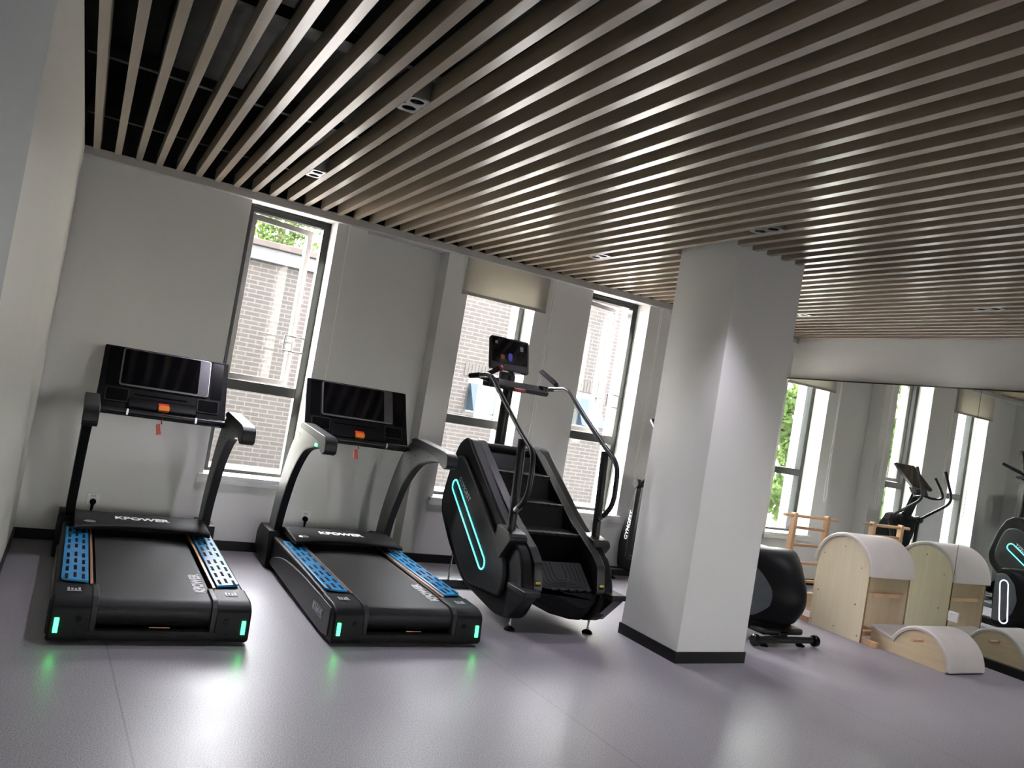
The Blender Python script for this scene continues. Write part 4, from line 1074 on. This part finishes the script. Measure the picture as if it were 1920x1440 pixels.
# ================================================================== PILATES APPARATUS
def build_ladder_barrel():
    O = (6.32, 4.66, 0)
    t = thing('ladder_barrel', 'tall birch ladder barrel with cream padded arch, standing by the mirror', 'pilates barrel', O)
    xa, xb = 6.045, 6.600; cy, cz, r = 4.655, 0.572, 0.268
    def arch(rr, zb=0.0):
        return [(cy-rr, zb)] + [(cy-rr*math.cos(PI*k/24), cz+rr*math.sin(PI*k/24)) for k in range(25)] + [(cy+rr, zb)]
    for x0, x1 in ((xa, xa+0.02), (xb-0.02, xb)):
        p = MB(O).prism(arch(r), 'x', x0, x1).build('side_panel', BIRCH, t, bevel=0.0015, seg=1)
        b = MB(O)
        face = x0 if x0 == xa else x1; sg = -1 if x0 == xa else 1
        for (y, z) in ((4.66, 0.755), (4.86, 0.655), (4.47, 0.612), (4.87, 0.32), (4.48, 0.30), (4.90, 0.05), (4.66, 0.06), (4.42, 0.05)):
            b.lathe((face+sg*0.001, y, z), [(0, -0.002), (0.0065, -0.002), (0.0065, 0.002), (0, 0.002)], 12, 'x')
        b.build('bolt', CHROME, p)
    for x0, x1 in ((xa-0.0003, xa+0.0203), (xb-0.0203, xb+0.0003)):
        MB(O).box(x0, x1, cy-r-0.0008, cy-r+0.0002, 0.001, cz).build('panel_edge', PLYEDGE, t)
    # padded arch
    a0 = -0.03; n = 30; rings = []
    for k in range(n+1):
        a = a0 + (PI-2*a0)*k/n; ca, sa = math.cos(a), math.sin(a)
        ri, ro = r+0.001, r+0.037
        q = []
        for (x, rad) in ((xa-0.012, ri), (xa-0.014, ro-0.012), (xa-0.004, ro-0.002), (xa+0.012, ro), (xb-0.012, ro), (xb+0.004, ro-0.002), (xb+0.014, ro-0.012), (xb+0.012, ri)):
            q.append((x, cy-rad*ca, cz+rad*sa))
        rings.append(q)
    MB(O).loft(rings).build('padded_arch', VINYL, t, bevel=0.004, angle=60)
    MB(O).box(xa+0.02, xb-0.02, cy-r+0.03, cy-r+0.05, 0.385, 0.42).build('cross_bar', BEECH, t, bevel=0.003)
    MB(O).box(xa+0.02, xb-0.02, cy+r-0.06, cy+r-0.04, 0.385, 0.42).build('cross_bar', BEECH, t, bevel=0.003)
    for x, y0 in ((xa+0.042, 4.250), (xb-0.042, 4.392)):
        MB(O).box(x-0.022, x+0.022, y0, 5.40, 0.0, 0.045).build('base_rail', BEECH, t, bevel=0.003)
    MB(O).box(xa+0.06, xb-0.06, 4.44, 4.485, 0.045, 0.085).build('base_tie', BEECH, t, bevel=0.003)
    MB(O).box(xa+0.03, xb-0.03, 5.06, 5.09, 0.10, 0.235).build('base_board', BIRCHY, t, bevel=0.003)
    kn = MB(O); kn.lathe((xa+0.062, 4.62, 0.075), [(0, -0.03), (0.008, -0.03), (0.008, 0.0), (0.024, 0.0), (0.026, 0.012), (0.012, 0.022), (0, 0.022)], 10)
    kn.build('locking_knob', BLKG, t)
    # ladder
    yl = 5.30
    for x in (6.095, 6.552):
        MB(O).prism(rpoly([(x-0.022, 0.0), (x+0.022, 0.0), (x+0.022, 0.935), (x-0.022, 0.935)], [0, 0, 0.015, 0.015], 3), 'y', yl-0.026, yl+0.026).build('ladder_post', BEECH, t, bevel=0.004)
    for z in (0.795, 0.632, 0.462, 0.29):
        MB(O).box(6.10, 6.548, yl-0.012, yl+0.012, z-0.014, z+0.014).build('rung', BEECH, t, bevel=0.008)
    MB(O).tube([(5.955, yl, 0.905), (6.692, yl, 0.905)], 0.015, 12).build('top_rung', BEECH, t)
build_ladder_barrel()

def build_spine(xa, xb, O, label, name='spine_corrector'):
    t = thing(name, label, 'pilates arc', O)
    cy, cz, r = 3.930, 0.012, 0.272
    def prof(off):
        rr = r - off
        pts = [(4.372, 0.0), (4.372, 0.171-off), (4.19, 0.130-off)]
        a_start = math.asin(min(1, (0.130-off-cz)/rr)); n = 22
        for k in range(n+1):
            a = a_start + (PI - a_start)*k/n
            pts.append((cy+rr*math.cos(a), max(0.0, cz+rr*math.sin(a))))
        pts.append((cy-rr, 0.0)); return pts
    for x0, x1 in ((xa, xa+0.02), (xb-0.02, xb)):
        MB(O).prism(prof(0.036), 'x', x0, x1).build('side_panel', BIRCHY, t, bevel=0.0015, seg=1)
    p0, p1 = prof(0.036)[1:-1], prof(0.0)[1:-1]
    m = MB(O); rings = []
    for (y0, z0), (y1, z1) in zip(p0, p1):
        c0 = Vector((0, y0, z0)); c1 = Vector((0, y1, z1)); v = c1-c0
        q = []
        for x, f in ((xa-0.010, 0.03), (xa-0.012, 0.65), (xa-0.002, 0.96), (xa+0.014, 1.0), (xb-0.014, 1.0), (xb+0.002, 0.96), (xb+0.012, 0.65), (xb+0.010, 0.03)):
            p = c0+v*f; q.append((x, p.y, p.z))
        rings.append(q)
    m.loft(rings).build('padded_top', VINYL, t, bevel=0.003, angle=45)
    d = MB(O); d.tube([(xa-0.135, 3.915, 0.180), (xa+0.01, 3.915, 0.180)], 0.012, 12)
    d.tube([(xb-0.01, 3.915, 0.180), (xb+0.135, 3.915, 0.180)], 0.012, 12)
    d.build('dowel_handle', BEECH, t)
build_spine(6.155, 6.605, (6.38, 4.0, 0), 'low birch spine corrector with cream wave cushion, in front of the ladder barrel')
# padded box and roller glimpsed behind
O = (5.80, 5.45, 0)
pb = thing('padded_box', 'wooden box with cream cushion behind the elliptical trainer, beside the ladder', 'pilates box', O)
MB(O).box(5.66, 5.94, 5.20, 5.70, 0.0, 0.525).build('box_body', BIRCHY, pb, bevel=0.004)
MB(O).box(5.65, 5.95, 5.19, 5.71, 0.526, 0.572).build('cushion', VINYL, pb, bevel=0.015, seg=3)
fr = MB((6.32, 5.16, 0.1)); fr.tube([(6.13, 5.18, 0.095), (6.52, 5.18, 0.095)], 0.049, 18)
tag(fr.build('foam_roller', VINYL, bevel=0.006), 'cream cushion roll lying on the base rails between ladder and barrel', 'roller')
